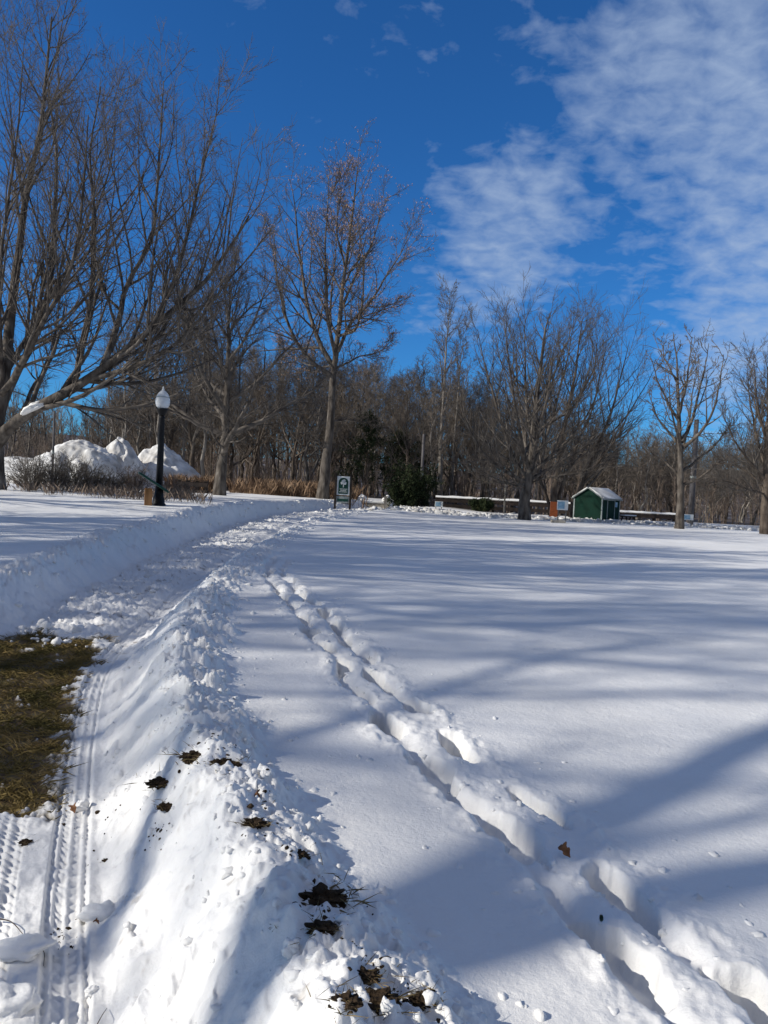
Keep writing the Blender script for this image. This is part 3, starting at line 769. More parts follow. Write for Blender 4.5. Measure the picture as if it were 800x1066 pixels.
far_mass('distant_wood', 101, 800, (-.72, .72), (100, 215), (8, 11.5), M_['wood_far'], (11, 9), .009, 'brown leafless wood covering the far slopes behind everything', 'wood')
far_mass('undergrowth', 102, 900, (-.68, .68), (58, 100), (1.6, 4.6), M_['brush'], (11, 7), .007, 'reddish brown leafless undergrowth filling the foot of the wood', 'undergrowth')

# ------------------------------------------------------------------ bare shrubs, reeds
def shrub(px, py, d, hgt, wid, seed, label, mat='twig', n=46, group=None, name='bare_shrub'):
    p = at(px, py, d); z = h1(p.x, p.y); rng = np.random.default_rng(seed)
    P = []
    for i in range(n):
        a = rng.uniform(0, 2*PI); sp = rng.uniform(.1, 1)
        d_ = unit(np.array([math.cos(a)*sp*wid/hgt, math.sin(a)*sp*wid/hgt, .8])); q = [np.array([math.cos(a)*.1, math.sin(a)*.1, -.1])]
        Ln = hgt*rng.uniform(.6, 1.1)
        for j in range(6):
            d_ = unit(d_+.13*rng.normal(size=3)); q.append(q[-1]+d_*Ln/6)
        P.append(q)
    P = np.array(P); R_ = np.tile(.014*(1-.6*np.linspace(0, 1, 7)), (n, 1))
    a = spawn(P, R_, 7, rng, t0=.2, ang=45, lr=.5, wob=.15, trop=.02, n=4, rmin=.008)
    b_ = spawn(a[0], a[1], 4, rng, t0=.2, ang=45, lr=.55, wob=.15, trop=.02, n=3, rmin=.006)
    V, Fq = tubes([(P, R_, 4), (a[0], a[1], 3), (b_[0], b_[1], 3)])
    o = link(name, mesh_from(name, V, Fq, M_[mat]), None, (p.x, p.y, z)); tag(o, label, 'shrub', group)
    return o
shrub(32, 512, 29, 1.5, 1.4, 1, 'tangled bare shrub nearest the left maple trunk, in front of the snow piles')
shrub(58, 512, 30, 1.5, 1.5, 2, 'tangled bare shrub second right of the left maple trunk')
shrub(85, 512, 31, 1.4, 1.5, 3, 'tangled bare shrub third right of the left maple, before the middle of the snow pile')
shrub(112, 513, 31, 1.0, 1.1, 4, 'low sparse bare shrub left of the brown tuft by the panel sign')
shrub(140, 514, 32, 1.2, .9, 5, 'rusty brown shrub just left of the tilted panel sign', 'brush', 40)
shrub(182, 518, 31, .9, .9, 6, 'brown shrub just right of the lamp post', 'brush', 30)
shrub(196, 519, 29, .6, .8, 7, 'low broken brown shrub between the lamp post and the maple', 'brush', 24)
def tufts(name, spots, mat, hmin, hmax, n_each, seed, label, cat, wid=.006, spread=.28, jit=.12):
    rng = np.random.default_rng(seed)
    P = np.array(spots, float); z = H(P[:, 0], P[:, 1], False); P = np.c_[P, z-.02]
    V, Fq = blades(P, n_each, rng, hmin, hmax, wid, spread, jit)
    o = link(name, mesh_from(name, V, Fq, M_[mat], False)); return tag(o, label, cat, kind='stuff')
rt = random.Random(12)
sp = []
for i in range(300):
    px = rt.triangular(232, 384, 300); d = rt.uniform(46, 53)
    p = at(px, 515, d); sp.append((p.x, p.y))
for i in range(110):
    px = rt.uniform(176, 222); d = rt.uniform(42, 46); p = at(px, 515, d); sp.append((p.x, p.y))
tufts('dry_reeds', sp, 'reed', .25, 1.15, 13, 5, 'band of dry tan reeds and grass along the edge of the wood', 'reeds', .014)
sp = []
for i in range(170):
    px = rt.uniform(6, 215); d = rt.uniform(25, 31); p = at(px, 515, d); sp.append((p.x, p.y))
tufts('dry_weeds', sp, 'brush', .15, .5, 8, 6, 'dry weed stalks poking through the snow around the shrubs', 'weeds', .006, .35)

# ------------------------------------------------------------------ snow piles
def snow_pile(px, py, d, w, dp, h, seed, label, ex=1.15, mat='oldsnow', group=None):
    p = at(px, py, d); z = h1(p.x, p.y)
    n = 90; u = np.linspace(-1.25, 1.25, n); X, Y = np.meshgrid(u, u)
    rr = np.sqrt(X**2+Y**2)+.10*fbm(X*1.6+seed, Y*1.6, 3, seed)
    Z = h*np.clip(1-rr, -.1, 1)**.85*(1+.25*fbm(X*2, Y*2+seed, 3, seed+5)) if False else h*np.where(rr < 1, (1-np.clip(rr, 0, 1)**ex)**.9, -.1)
    Z = Z+.055*h*(fbm(X*2.6, Y*2.6, 3, seed+9)+1.1*(1-np.abs(perlin(X*6, Y*6, seed+19)))**2+.6*np.abs(fbm(X*11, Y*11, 3, seed+23))-.6)*(rr < 1.05)
    Z[rr > 1.05] = -.3
    V = np.stack([X*w, Y*dp, Z], -1).reshape(-1, 3)
    I = np.arange(n*n).reshape(n, n); Fq = np.stack([I[:-1, :-1], I[:-1, 1:], I[1:, 1:], I[1:, :-1]], -1).reshape(-1, 4)
    o = link('snow_pile', mesh_from('snow_pile', V, Fq, M_[mat]), None, (p.x, p.y, z)); tag(o, label, 'snow pile', group or 'plowed snow piles behind the shrubs')
snow_pile(83, 515, 45, 3.0, 2.8, 2.65, 1, 'rough lumpy snow pile behind the shrubs, left of the pointed one', 1.7)
snow_pile(58, 515, 44, 2.4, 2.4, 1.9, 4, 'lower rough shoulder of snow at the left end of the snow piles', 1.8)
snow_pile(120, 516, 47, 2.5, 2.8, 3.2, 2, 'pointed middle snow pile rising above the tilted panel sign')
snow_pile(166, 515, 50, 3.0, 3.2, 3.0, 3, 'smooth right-hand snow pile behind the lamp post')
snow_pile(22, 512, 46, 3.8, 2.6, 1.5, 6, 'low snow heap at far left behind the maple trunk and shrubs', 2)

# scattered snow lumps
def lumps(name, C_, R_, seed, label, mat='snow', cat='snow lumps'):
    import bmesh
    bm = bmesh.new(); bmesh.ops.create_icosphere(bm, subdivisions=2, radius=1)
    T = np.array([v.co[:] for v in bm.verts]); Fq = np.array([[v.index for v in f.verts] for f in bm.faces]); bm.free()
    rng = np.random.default_rng(seed); C_ = np.array(C_); R_ = np.array(R_); n = len(C_)
    D = 1+.2*rng.normal(size=(n, len(T)))
    sc = rng.uniform(.6, 1.3, (n, 3)); sc[:, 2] *= .75
    V = C_[:, None]+T[None]*D[..., None]*sc[:, None]*R_[:, None, None]
    Fa = (Fq[None]+(np.arange(n)*len(T))[:, None, None]).reshape(-1, 3)
    o = link(name, mesh_from(name, V.reshape(-1, 3), Fa, M_[mat])); tag(o, label, cat, kind='stuff')
def on_ground(xy, sink=0):
    a = np.array(xy); z = H(a[:, 0].copy(), a[:, 1].copy(), True); return np.c_[a, z-sink]
rl = random.Random(4); xy = []; rr = []
for i in range(2300):
    y = 7.0*math.exp(rl.uniform(0, 2.0)); q = rl.random()
    if q < .5: x = rl.uniform(float(xL(y)), float(xT(y)))
    elif q < .85: x = float(xC(y))+rl.gauss(-.1, .22)
    else: x = float(xL(y))-.55+rl.gauss(0, .15)
    if abs(x-float(xT(y))) < .14: continue
    xy.append((x, y)); rr.append(min(.008+rl.expovariate(1/.013), .06)*(1+.25*max(0, (y-10)/10)))
for i in range(700):
    y = rl.uniform(1.6, 7); x = float(xC(y))+rl.gauss(.0, .16); xy.append((x, y)); rr.append(rl.uniform(.005, .018))
for i in range(900):
    y = rl.uniform(1.4, 8); x = float(xC(y))+rl.gauss(.10, .12) if i % 3 else rl.uniform(float(xT(y))+.15, float(xC(y))); xy.append((x, y)); rr.append(min(.004+rl.expovariate(1/.007), .02))
for i in range(420):
    y = rl.uniform(1.4, 9); x = float(xF(y))+rl.gauss(0, .26); xy.append((x, y)); rr.append(rl.uniform(.004, .02))
lumps('snow_crumbs', on_ground(xy, .005), rr, 1, 'loose crumbs and lumps of snow strewn along the cleared path, its banks and the footprints')
xy = []; rr = []
for (px_, py_, sd_) in ((203, 784, 10), (234, 797, 9), (167, 822, 6), (270, 833, 14), (266, 855, 12), (335, 930, 22), (312, 890, 12), (336, 970, 14), (380, 1018, 14), (395, 1052, 16), (440, 1040, 12), (285, 872, 18), (77, 846, 8), (120, 770, 18)):
    for i in range(34):
        g_ = gz(px_+rl.gauss(0, sd_), py_+rl.gauss(0, sd_*.8), .43); xy.append((g_.x, g_.y)); rr.append(.0012+rl.expovariate(1/.0022))
lumps('dirt_crumbs', on_ground(xy, .001), rr, 7, 'dark crumbs of soil and bits of turf strewn over the snow ridge', 'soil', 'soil crumbs')
xy = []; rr = []
for i in range(2600):
    px = rl.uniform(385, 830); d = rl.choice((44.5, 46.5))+rl.gauss(0, .7)+.012*(px-400)*0
    p = at(px, 530, d); xy.append((p.x, p.y)); rr.append(rl.uniform(.06, .24))
lumps('snow_bank', on_ground(xy, .03), rr, 2, 'low bank of snow lumps plowed along the far side of the field', 'oldsnow')

# ------------------------------------------------------------------ lamp post
p = at(165, 526, 23); lp = empty('street_lamp', (p.x, p.y, h1(p.x, p.y)-.03), 0, 'black lamp post with a frosted acorn globe in the snow beside the tilted panel sign', 'street lamp')
lp.scale = (.855, .855, .855)
PM().lathe([(.25, 0), (.25, .08), (.21, .12), (.19, .30), (.16, .36), (.15, .5), (.125, .62)], 20).build('base', M_['black'], lp, smooth=True)
PM().lathe([(.125, .62), (.115, 1.6), (.09, 3.05), (.10, 3.08), (.10, 3.12), (.07, 3.16)], 16).build('pole', M_['black'], lp, smooth=True)
PM().lathe([(.07, 3.16), (.11, 3.2), (.17, 3.34), (.19, 3.38), (.19, 3.42), (.1, 3.43)], 20).build('collar', M_['black'], lp, smooth=True)
PM().lathe([(.15, 3.42), (.215, 3.50), (.25, 3.62), (.25, 3.72), (.225, 3.80), (.225, 3.82), (.18, 3.92), (.10, 4.02), (.03, 4.07)], 28).build('globe', M_['globe'], lp, smooth=True)
PM().lathe([(.22, 3.795), (.235, 3.80), (.235, 3.82), (.22, 3.825)], 28).build('band', M_['trimg'], lp)
PM().lathe([(.035, 4.05), (.05, 4.08), (.025, 4.12), (.03, 4.15), (.005, 4.2)], 12).build('finial', M_['white'], lp, smooth=True)

# tilted wayside panel
p = at(154, 530, 22.6); ws = empty('panel_sign', (p.x, p.y, h1(p.x, p.y)-.05), math.radians(20), 'blue-green tilted information panel on a short wooden post left of the lamp', 'sign')
ws.scale = (.9, .9, .9)
PM().box(-.12, .12, -.10, .10, 0, .62).build('post', M_['woodpost'], ws, bevel=.012)
T = Matrix.Translation((0.16, 0, .84)) @ Matrix.Rotation(math.radians(32), 4, 'Y')
PM().box(-.56, .56, -.36, .36, -.06, .0, T).build('frame', M_['signgreen'], ws, bevel=.01)
PM().box(-.51, .51, -.31, .31, .002, .012, T).build('panel', M_['panelblue'], ws)
# snow lump in the maple fork
def blob(name, loc, s, seed, mat, label, cat, rot=0, parent=None, flat=None):
    import bmesh
    bm = bmesh.new(); bmesh.ops.create_icosphere(bm, subdivisions=4, radius=1)
    for v in bm.verts:
        n_ = float(fbm(np.array([v.co.x*1.3+seed]), np.array([v.co.y*1.3+v.co.z*1.7]), 3, seed)[0])
        v.co *= 1+.28*n_
        v.co = Vector((v.co.x*s[0], v.co.y*s[1], max(v.co.z*s[2], -s[2]*.5)))
    me = bpy.data.meshes.new(name); bm.to_mesh(me); bm.free(); me.materials.append(M_[mat])
    for q in me.polygons: q.use_smooth = True
    o = link(name, me, parent, loc, rot if isinstance(rot, tuple) else (0, 0, rot))
    if label: tag(o, label, cat)
    return o
blob('snow_clump', at(36, 425, 26.2), (.42, .26, .17), 3, 'snow', 'white clump of snow lying on the thick low limb of the left maple', 'snow clump', (0, math.radians(-24), 0))

# ------------------------------------------------------------------ park sign
p = at(357, 519, 43); z0 = h1(p.x, p.y)
ps = empty('park_sign', (p.x, p.y, z0-.1), math.radians(3), 'dark green park sign with a white arched border and tree emblem between two dark posts', 'sign')
for sx in (-.42, .42): PM().box(sx-.06, sx+.06, -.06, .06, 0, 2.15).build('post', M_['darkwood'], ps, bevel=.008)
PM().box(-.355, .355, -.02, .02, .93, 1.98).build('board', M_['white'], ps)
arc = [(-.27, 1.0), (.27, 1.0), (.27, 1.66)]+[(.27*math.cos(a), 1.66+.24*math.sin(a)) for a in np.linspace(.15, PI-.15, 14)]+[(-.27, 1.66)]
PM().prism(arc, -.034, -.024).build('arched_panel', M_['signgreen'], ps)
em = PM()
em.box(-.02, .02, -.044, -.036, 1.36, 1.56)
for (cx, cz, r) in ((0, 1.68, .12), (-.09, 1.60, .08), (.09, 1.60, .09), (.05, 1.74, .07)):
    em.prism([(cx+r*math.cos(a)*(.85+.2*math.sin(5*a)), cz+r*math.sin(a)) for a in np.linspace(0, 2*PI, 15)[:-1]], -.048, -.038)
em.build('tree_emblem', M_['white'], ps)
for zz, ws_ in ((1.27, .19), (1.19, .15), (1.11, .2)):
    x = -ws_; tx = PM()
    while x < ws_: tx.box(x, x+.028, -.044, -.036, zz-.02, zz+.02); x += .042
    tx.build('lettering', M_['white'], ps)
PM().box(-.36, .36, -.02, .02, .50, .86).build('lower_board', M_['trimg'], ps)
PM().box(-.30, .30, -.032, -.024, .58, .72).build('lower_lettering', M_['signgreen'], ps)

# low stone wall with snow and its end post
p = at(391, 520, 50); sw = empty('stone_wall', (p.x, p.y, h1(p.x, p.y)-.1), math.radians(2), 'low snow-covered stone wall right of the park sign', 'wall')
PM().box(-.95, .95, -.2, .2, 0, .45).build('stones', M_['stone'], sw, bevel=.03)
PM().box(-1.0, 1.0, -.26, .24, .453, .62).build('snow_cap', M_['snow'], sw, bevel=.06, smooth=True)
blob('snow_mound', (-.85, 0, .6), (.3, .25, .35), 5, 'snow', None, None, parent=sw); blob('snow_mound', (.75, 0, .6), (.28, .25, .35), 6, 'snow', None, None, parent=sw)
def post(px, py, d, w, h, label, mat='greywood', name='wooden_post', cat='post'):
    p = at(px, py, d); o = PM().box(-w, w, -w, w, 0, h).build(name, M_[mat], None, bevel=.01); o.location = (p.x, p.y, h1(p.x, p.y)-.1); tag(o, label, cat); return o
post(401.5, 524, 46, .09, .95, 'short grey wooden post at the right end of the low stone wall')
post(525, 534, 50, .05, 2.4, 'thin grey post standing before the long snow-topped rail, left of the round maple')

# evergreen
def evergreen(px, py, d, w, h, seed, label):
    p = at(px, py, d); z = h1(p.x, p.y); rng = np.random.default_rng(seed); root = empty('evergreen_shrub', (p.x, p.y, z), 0, label, 'shrub')
    st = []
    for i in range(46):
        a = rng.uniform(0, 2*PI); sp = rng.uniform(.15, 1.2); d_ = unit(np.array([math.cos(a)*sp, math.sin(a)*sp, rng.uniform(.35, 1)])); q = [np.zeros(3)]
        Ln = min(h/max(d_[2], .3), w/max(math.hypot(d_[0], d_[1]), .2))*rng.uniform(.75, 1.05)
        for j in range(5): d_ = unit(d_+.08*rng.normal(size=3)); q.append(q[-1]+d_*Ln/5)
        st.append(q)
    P = np.array(st); R_ = np.tile(.03*(1-.8*np.linspace(0, 1, 6)), (46, 1))
    a = spawn(P, R_, 9, rng, t0=.25, ang=50, lr=.3, wob=.15, trop=.0, n=4, rmin=.008)
    V, Fq = tubes([(P, R_, 4), (a[0], a[1], 3)]); link('stems', mesh_from('stems', V, Fq, M_['bark_dark']), root)
    allp = np.vstack([P[:, 2:].reshape(-1, 3), a[0].reshape(-1, 3)])
    allp = allp[allp[:, 2] > .15]
    N_ = len(allp)*12; B = np.repeat(allp, 12, 0)+rng.normal(size=(N_, 3))*.07
    dd = unit(rng.normal(size=(N_, 3))+np.array([0, 0, .2]))*rng.uniform(.08, .2, (N_, 1)); w_ = unit(np.cross(dd, rng.normal(size=(N_, 3))))*.025
    V = np.stack([B-w_*.4, B+dd*.5-w_, B+dd, B+dd*.5+w_], 1).reshape(-1, 3); I = np.arange(N_)[:, None]*4
    link('foliage', mesh_from('foliage', V, np.hstack([I, I+1, I+2, I+3]), M_['needle'], False), root)
evergreen(427, 526, 48, 1.4, 2.6, 8, 'dark green evergreen bush right of the low stone wall')
evergreen(502, 531, 56, .75, .8, 9, 'small dark evergreen bush under the long snow-topped rail')
# darker conifers in the wood behind the park sign
def conifer(px, d, topy, w, seed, label):
    p = at(px, 515, d); z = h1(p.x, p.y); h = toph(px, topy, d)-z; rng = np.random.default_rng(seed); root = empty('pine_tree', (p.x, p.y, z), 0, label, 'tree', 'dark pines inside the wood')
    P = np.zeros((1, 10, 3)); P[0, :, 2] = np.linspace(-.2, h, 10); R_ = (.16*(1-.9*np.linspace(0, 1, 10)))[None]
    V, Fq = tubes([(P, R_, 8)]); link('trunk', mesh_from('trunk', V, Fq, M_['bark_dark']), root)
    a = spawn(P, R_, 70, rng, t0=.18, ang=78, asd=8, lr=1, lenabs=w, taper=.75, wob=.1, trop=.03, n=5, rmin=.01)
    b_ = spawn(a[0], a[1], 6, rng, t0=.2, ang=45, lr=.35, wob=.1, trop=.02, n=3, rmin=.006)
    allp = np.vstack([a[0][:, 1:].reshape(-1, 3), b_[0].reshape(-1, 3)])
    N_ = len(allp)*4; B = np.repeat(allp, 4, 0)+rng.normal(size=(N_, 3))*.10
    dd = unit(rng.normal(size=(N_, 3)))*rng.uniform(.12, .3, (N_, 1)); w_ = unit(np.cross(dd, rng.normal(size=(N_, 3))))*.035
    V = np.stack([B-w_*.4, B+dd*.5-w_, B+dd, B+dd*.5+w_], 1).reshape(-1, 3); I = np.arange(N_)[:, None]*4
    c_ = link('crown', mesh_from('crown', V, np.hstack([I, I+1, I+2, I+3]), M_['needle'], False), root)
conifer(380, 62, 432, 2.6, 1, 'dark pine in the wood right behind the park sign')
conifer(412, 66, 450, 2.6, 2, 'dark pine in the wood behind the evergreen bush, left side')
conifer(440, 70, 462, 2.2, 3, 'lower dark pine in the wood behind and right of the evergreen bush')

# ------------------------------------------------------------------ long snow-topped rail
def rail(px0, px1, d, nseg, label, h=1.0, snowy=True):
    a = at(px0, 525, d); b_ = at(px1, 525, d); z = (h1(a.x, a.y)+h1(b_.x, b_.y))/2
    L_ = b_.x-a.x; o = empty('guard_rail', (a.x, a.y, z-.1), 0, label, 'railing')
    for i in range(nseg+1):
        x = L_*i/nseg; PM().box(x-.09, x+.09, -.09, .09, 0, h-.02).build('post', M_['darkwood'], o, bevel=.01)
    for zz in (h-.32, h-.75): PM().box(-.1, L_+.1, -.16, -.095, zz, zz+.26).build('rail', M_['rust'], o, bevel=.008)
    PM().box(-.12, L_+.12, -.2, .13, h-.016, h+.02).build('cap_board', M_['greywood' if snowy else 'darkwood'], o)
    if not snowy: return
    n = 120; V = []; rs = random.Random(px0)
    for i in range(n):
        x = -.12+(L_+.24)*i/(n-1); hh = .13+.05*float(perlin(np.array([x*1.3]), np.array([px0*.1]))[0]); w = .16
        V += [(x, -w, h+.022), (x, -w*.8, h+.02+hh*.8), (x, 0, h+.02+hh), (x, w*.8, h+.02+hh*.8), (x, w, h+.022)]
    Fq = [[i*5+k, (i+1)*5+k, (i+1)*5+k+1, i*5+k+1] for i in range(n-1) for k in range(4)]
    link('snow_cap', mesh_from('snow_cap', V, Fq, M_['snow']), o)
rail(455, 592, 58, 7, 'long snow-topped wooden railing passing behind the round maple')
rail(640, 703, 56, 3, 'snow-topped wooden railing running right from the green shed', .62)
rail(186, 214, 41, 3, 'low dark railing between the lamp post and the maple, before the right snow pile', .75, False)

# orange board, small signs
o = empty('orange_board', at(577, 538, 48), 0, 'orange-brown wooden board standing behind the round maple', 'board')
o.location.z = h1(o.location.x, o.location.y)-.1
PM().box(-.26, .26, -.03, .03, .1, 1.15).build('panel', M_['orange'], o, bevel=.006)
for sx in (-.22, .22): PM().box(sx-.04, sx+.04, .032, .1, 0, 1.18).build('post', M_['darkwood'], o)
def small_sign(px, py, d, w, h, zc, label, mat='signblue', back='white'):
    p = at(px, py, d); o = empty('small_sign', (p.x, p.y, h1(p.x, p.y)-.05), 0, label, 'sign')
    for sx in (-w*.7, w*.7): PM().box(sx-.025, sx+.025, -.02, .03, 0, zc).build('post', M_['greywood'], o)
    PM().box(-w, w, -.05, -.022, zc-h, zc+h).build('board', M_[back], o, bevel=.005)
    PM().box(-w*.85, w*.35, -.062, -.052, zc-h*.75, zc+h*.75).build('panel', M_[mat], o)
    return o
small_sign(457, 528, 50, .26, .18, .42, 'small low pale blue sign right of the evergreen bush')
small_sign(585, 541, 41.5, .30, .26, .95, 'pale notice board with dark box between the round maple and the green shed')
small_sign(716, 546, 43, .30, .16, .62, 'small tilted blue and white sign just right of the knobbly oak trunk')
PMb = PM().box(-.35, .35, -.2, .2, 0, .16).build('stone_slab', M_['stone'], None, bevel=.02); p = at(581, 546, 39.5); PMb.location = (p.x, p.y, h1(p.x, p.y)-.03); tag(PMb, 'low dark slab in the snow in front of the notice board', 'slab')

# bench and table like dark shapes with snow on top, right of the shed
def picnic(px, py, d, label, rz):
    p = at(px, py, d); o = empty('picnic_table', (p.x, p.y, h1(p.x, p.y)-.08), rz, label, 'table', 'snowy tables beside the shed')
    PM().box(-.8, .8, -.35, .35, .70, .75).build('tabletop', M_['darkwood'], o)
    PM().box(-.8, .8, -.34, .34, .753, .87).build('snow_cap', M_['snow'], o, bevel=.04, smooth=True)
    for sx in (-.55, .55):
        for sy in (-1, 1):
            PM().prism([(-.05, 0), (.05, 0), (.05, .7), (-.05, .7)], -.05, .05, Matrix.Translation((sx, sy*.45, 0)) @ Matrix.Rotation(sy*.3, 4, 'X')).build('leg', M_['darkwood'], o)
    for sy in (-1, 1): PM().box(-.8, .8, sy*.62-.12, sy*.62+.12, .42, .46).build('seat', M_['darkwood'], o)
picnic(654, 546, 48, 'dark wooden picnic table capped with snow right of the green shed', .5)
bpy.data.objects['picnic_table'].scale = (.62, .62, .62)

# ------------------------------------------------------------------ shed
p = at(622, 546, 46); W, D, HW, HR = 1.95, 1.65, 1.42, 2.0
# corner towards the viewer; gable on the left face
sh = empty('green_shed', (p.x+.25, p.y+1.2, h1(p.x, p.y)-.05), math.radians(47), 'small dark green shed with grey corner trim and snow on its pitched roof', 'shed')
# local: x = along ridge (faces right/away), y = gable width;  gable end at x=-, door side at y=-
w2, d2 = 1.12, .92
gp = PM()
def gable(x0, x1):
    q = PM(); pr = [(-d2, 0), (d2, 0), (d2, HW+.0), (0, HR), (-d2, HW)]
    i = 0
    for x in (x0, x1):
        for y, z in pr: q.v.append(Vector((x, y, z)))
    q.f = [[0, 1, 2, 3, 4], [9, 8, 7, 6, 5]]+[[k, 5+k, 5+(k+1) % 5, (k+1) % 5] for k in range(5)]
    return q
gable(-w2, w2).build('wall', M_['green'], sh)
for sy in (-1, 1):
    th = math.atan2(HR-HW, d2); Ls = math.hypot(HR-HW, d2)+.16
    T = Matrix.Translation((0, 0, HR+.02)) @ Matrix.Rotation(-sy*th, 4, 'X')
    y0, y1 = (0, Ls) if sy > 0 else (-Ls, 0)
    PM().box(-w2-.14, w2+.14, y0, y1, 0, .04, T).build('roof', M_['trimg'], sh)
    s2 = (y0+.03, y1-.06) if sy > 0 else (y0+.06, y1-.03)
    PM().box(-w2-.10, w2+.10, s2[0], s2[1], .043, .11, T).build('roof_snow', M_['oldsnow'], sh, bevel=.02, smooth=True)
for (cx, cy) in ((-w2, -d2), (w2, -d2), (-w2, d2)):
    PM().box(cx-.035, cx+.035, cy-.035, cy+.035, 0, HW-.02).build('corner_trim', M_['trimg'], sh)
PM().box(-.42, .42, -d2-.025, -d2-.003, .05, 1.32).build('door', M_['green'], sh)
fr = PM(); fr.box(-.50, -.43, -d2-.035, -d2-.003, .0, 1.38).box(.43, .50, -d2-.035, -d2-.003, 0, 1.38).box(-.43, .43, -d2-.035, -d2-.003, 1.325, 1.38)
fr.build('door_frame', M_['trimg'], sh)
PM().box(.56, .82, -d2-.02, -d2-.003, .95, 1.25).build('notice', M_['signblue'], sh)

# ------------------------------------------------------------------ poles
def pole(px, py, d, topy, r, label, px_top, arms=False):
    p = at(px, py, d); z = h1(p.x, p.y)-.1; h = toph(px_top, topy, d)-z
    o = empty('utility_pole', (p.x, p.y, z), 0, label, 'utility pole')
    PM().lathe([(r, 0), (r*.95, h*.3), (r*.75, h), (r*.3, h+.03)], 14).build('pole', M_['polewood'], o, smooth=True)
    PM().lathe([(r*1.03, h*.45), (r*1.03, h*.45+.15)], 14).build('metal_band', M_['trimg'], o)
    return o
pole(719, 545, 50, 437, .19, 'dark utility pole standing close behind the knobbly oak', 726)
pole(438, 520, 58, 452, .12, 'thin dark pole in the wood behind the evergreen bush', 441)
pole(54, 505, 38, 428, .06, 'thin rust-brown pole behind the bare shrubs under the maple limb', 57)

# ------------------------------------------------------------------ foreground: turf clumps, leaves, twigs, snow blocks
rngc = np.random.default_rng(19)
def clump(px, py, z, s, n, label, dry=True, thin=False):
    s *= 1.12
    g_ = gz(px, py, z); zz = h1(g_.x, g_.y, True)
    g_ = gz(px, py, zz); zz = h1(g_.x, g_.y, True)
    root = empty('turf_clump', (g_.x, g_.y, zz), 0, label, 'turf clump', 'dark turf clumps along the snow ridge')
    if not thin:
        import bmesh
        bm = bmesh.new(); bmesh.ops.create_icosphere(bm, subdivisions=4, radius=1); sd = int(rngc.integers(1000))
        for v in bm.verts:
            nn = float(fbm(np.array([v.co.x*2.2+sd]), np.array([v.co.y*2.2+v.co.z*2.9]), 4, sd % 50)[0]); v.co *= 1+.45*nn
            v.co = Vector((v.co.x*s*1.1, v.co.y*s*.8, v.co.z*s*.42))
        me = bpy.data.meshes.new('soil'); bm.to_mesh(me); bm.free(); me.materials.append(M_['soil']); link('soil', me, root)
    P = np.c_[rngc.normal(size=(n, 2))*s*.8, np.full(n, s*.05)]
    V, Fq = blades(P[:max(8, n//2)], 2, rngc, s*.1, s*.42, .0010, 2.4, s*.3)
    b_ = link('grass_blades', mesh_from('grass_blades', V, Fq, M_['grassdry'], False), root); tag(b_, kind='stuff')
clump(203, 784, .45, .05, 60, 'dark turf clump on the ridge, left one of the highest pair')
clump(234, 797, .45, .045, 50, 'dark round turf clump on the ridge, right one of the highest pair')
clump(167, 822, .38, .042, 40, 'small dark turf clump on the ridge flank, below left of the highest pair')
clump(173, 867, .38, .030, 40, 'small dark turf clump lower on the ridge flank')
clump(270, 833, .46, .022, 40, 'reddish grass tuft on the ridge top right of the flank clumps')
clump(266, 855, .45, .03, 50, 'flattened dark tuft right on the ridge edge')
clump(335, 930, .44, .055, 90, 'largest dark turf clump on the right edge of the ridge')
clump(312, 890, .44, .022, 40, 'thin tuft above the largest turf clump on the right edge')
clump(336, 970, .44, .032, 60, 'dark flat turf clump just below the largest one')
clump(380, 1018, .42, .028, 60, 'small turf clump between the large one and the bottom edge')
clump(395, 1052, .42, .038, 90, 'grassy turf clump at the bottom edge of the ridge')
clump(440, 1040, .38, .026, 90, 'spiky grass tuft rightmost at the bottom of the ridge')
clump(360, 1058, .42, .026, 60, 'dark turf bit left of the bottom edge clump')
clump(27, 876, .04, .022, 30, 'small brown tuft in the packed snow left of the tyre track')
clump(288, 944, .45, .012, 26, 'tiny sprig of dry grass on the white top of the ridge', thin=True)
clump(110, 902, .2, .012, 20, 'tiny dark tuft just right of the tyre track')
def leaf(px, py, z, s, rz, tilt, label):
    g_ = gz(px, py, z); zz = h1(g_.x, g_.y, True); g_ = gz(px, py, zz); zz = h1(g_.x, g_.y, True)
    V = []; Fq = []; m = 14
    for i in range(m):
        t = i/(m-1); w = s*.34*math.sin(PI*min(t*.96+.02, 1))**.8*(1+.35*math.sin(t*19))
        cz = .25*s*math.sin(t*4.5)
        for k in range(5):
            q = (k-2)/2; V.append((s*(t-.5), q*w, cz+abs(q)*w*.7*(1 if t > .3 else .3)))
    for i in range(m-1):
        for k in range(4): Fq.append([i*5+k, i*5+k+1, (i+1)*5+k+1, (i+1)*5+k])
    me = mesh_from('dead_leaf', V, Fq, M_['leaf']); o = link('dead_leaf', me, None, (g_.x, g_.y, zz+.02), (tilt, .2, rz)); tag(o, label, 'leaf')
    md = o.modifiers.new('t', 'SOLIDIFY'); md.thickness = .0012
leaf(587, 900, .2, .05, -.9, .5, 'curled brown dead leaf lying in a footprint on the right')
leaf(77, 846, .05, .045, -1.2, .4, 'dark red-brown dead leaf under the snowball beside the tyre track')
leaf(100, 967, .15, .022, .2, .2, 'tiny reddish dead leaf on snow right of the tyre track')
leaf(268, 826, .46, .028, .3, .3, 'small reddish dead leaf on the ridge top near the grass tuft')
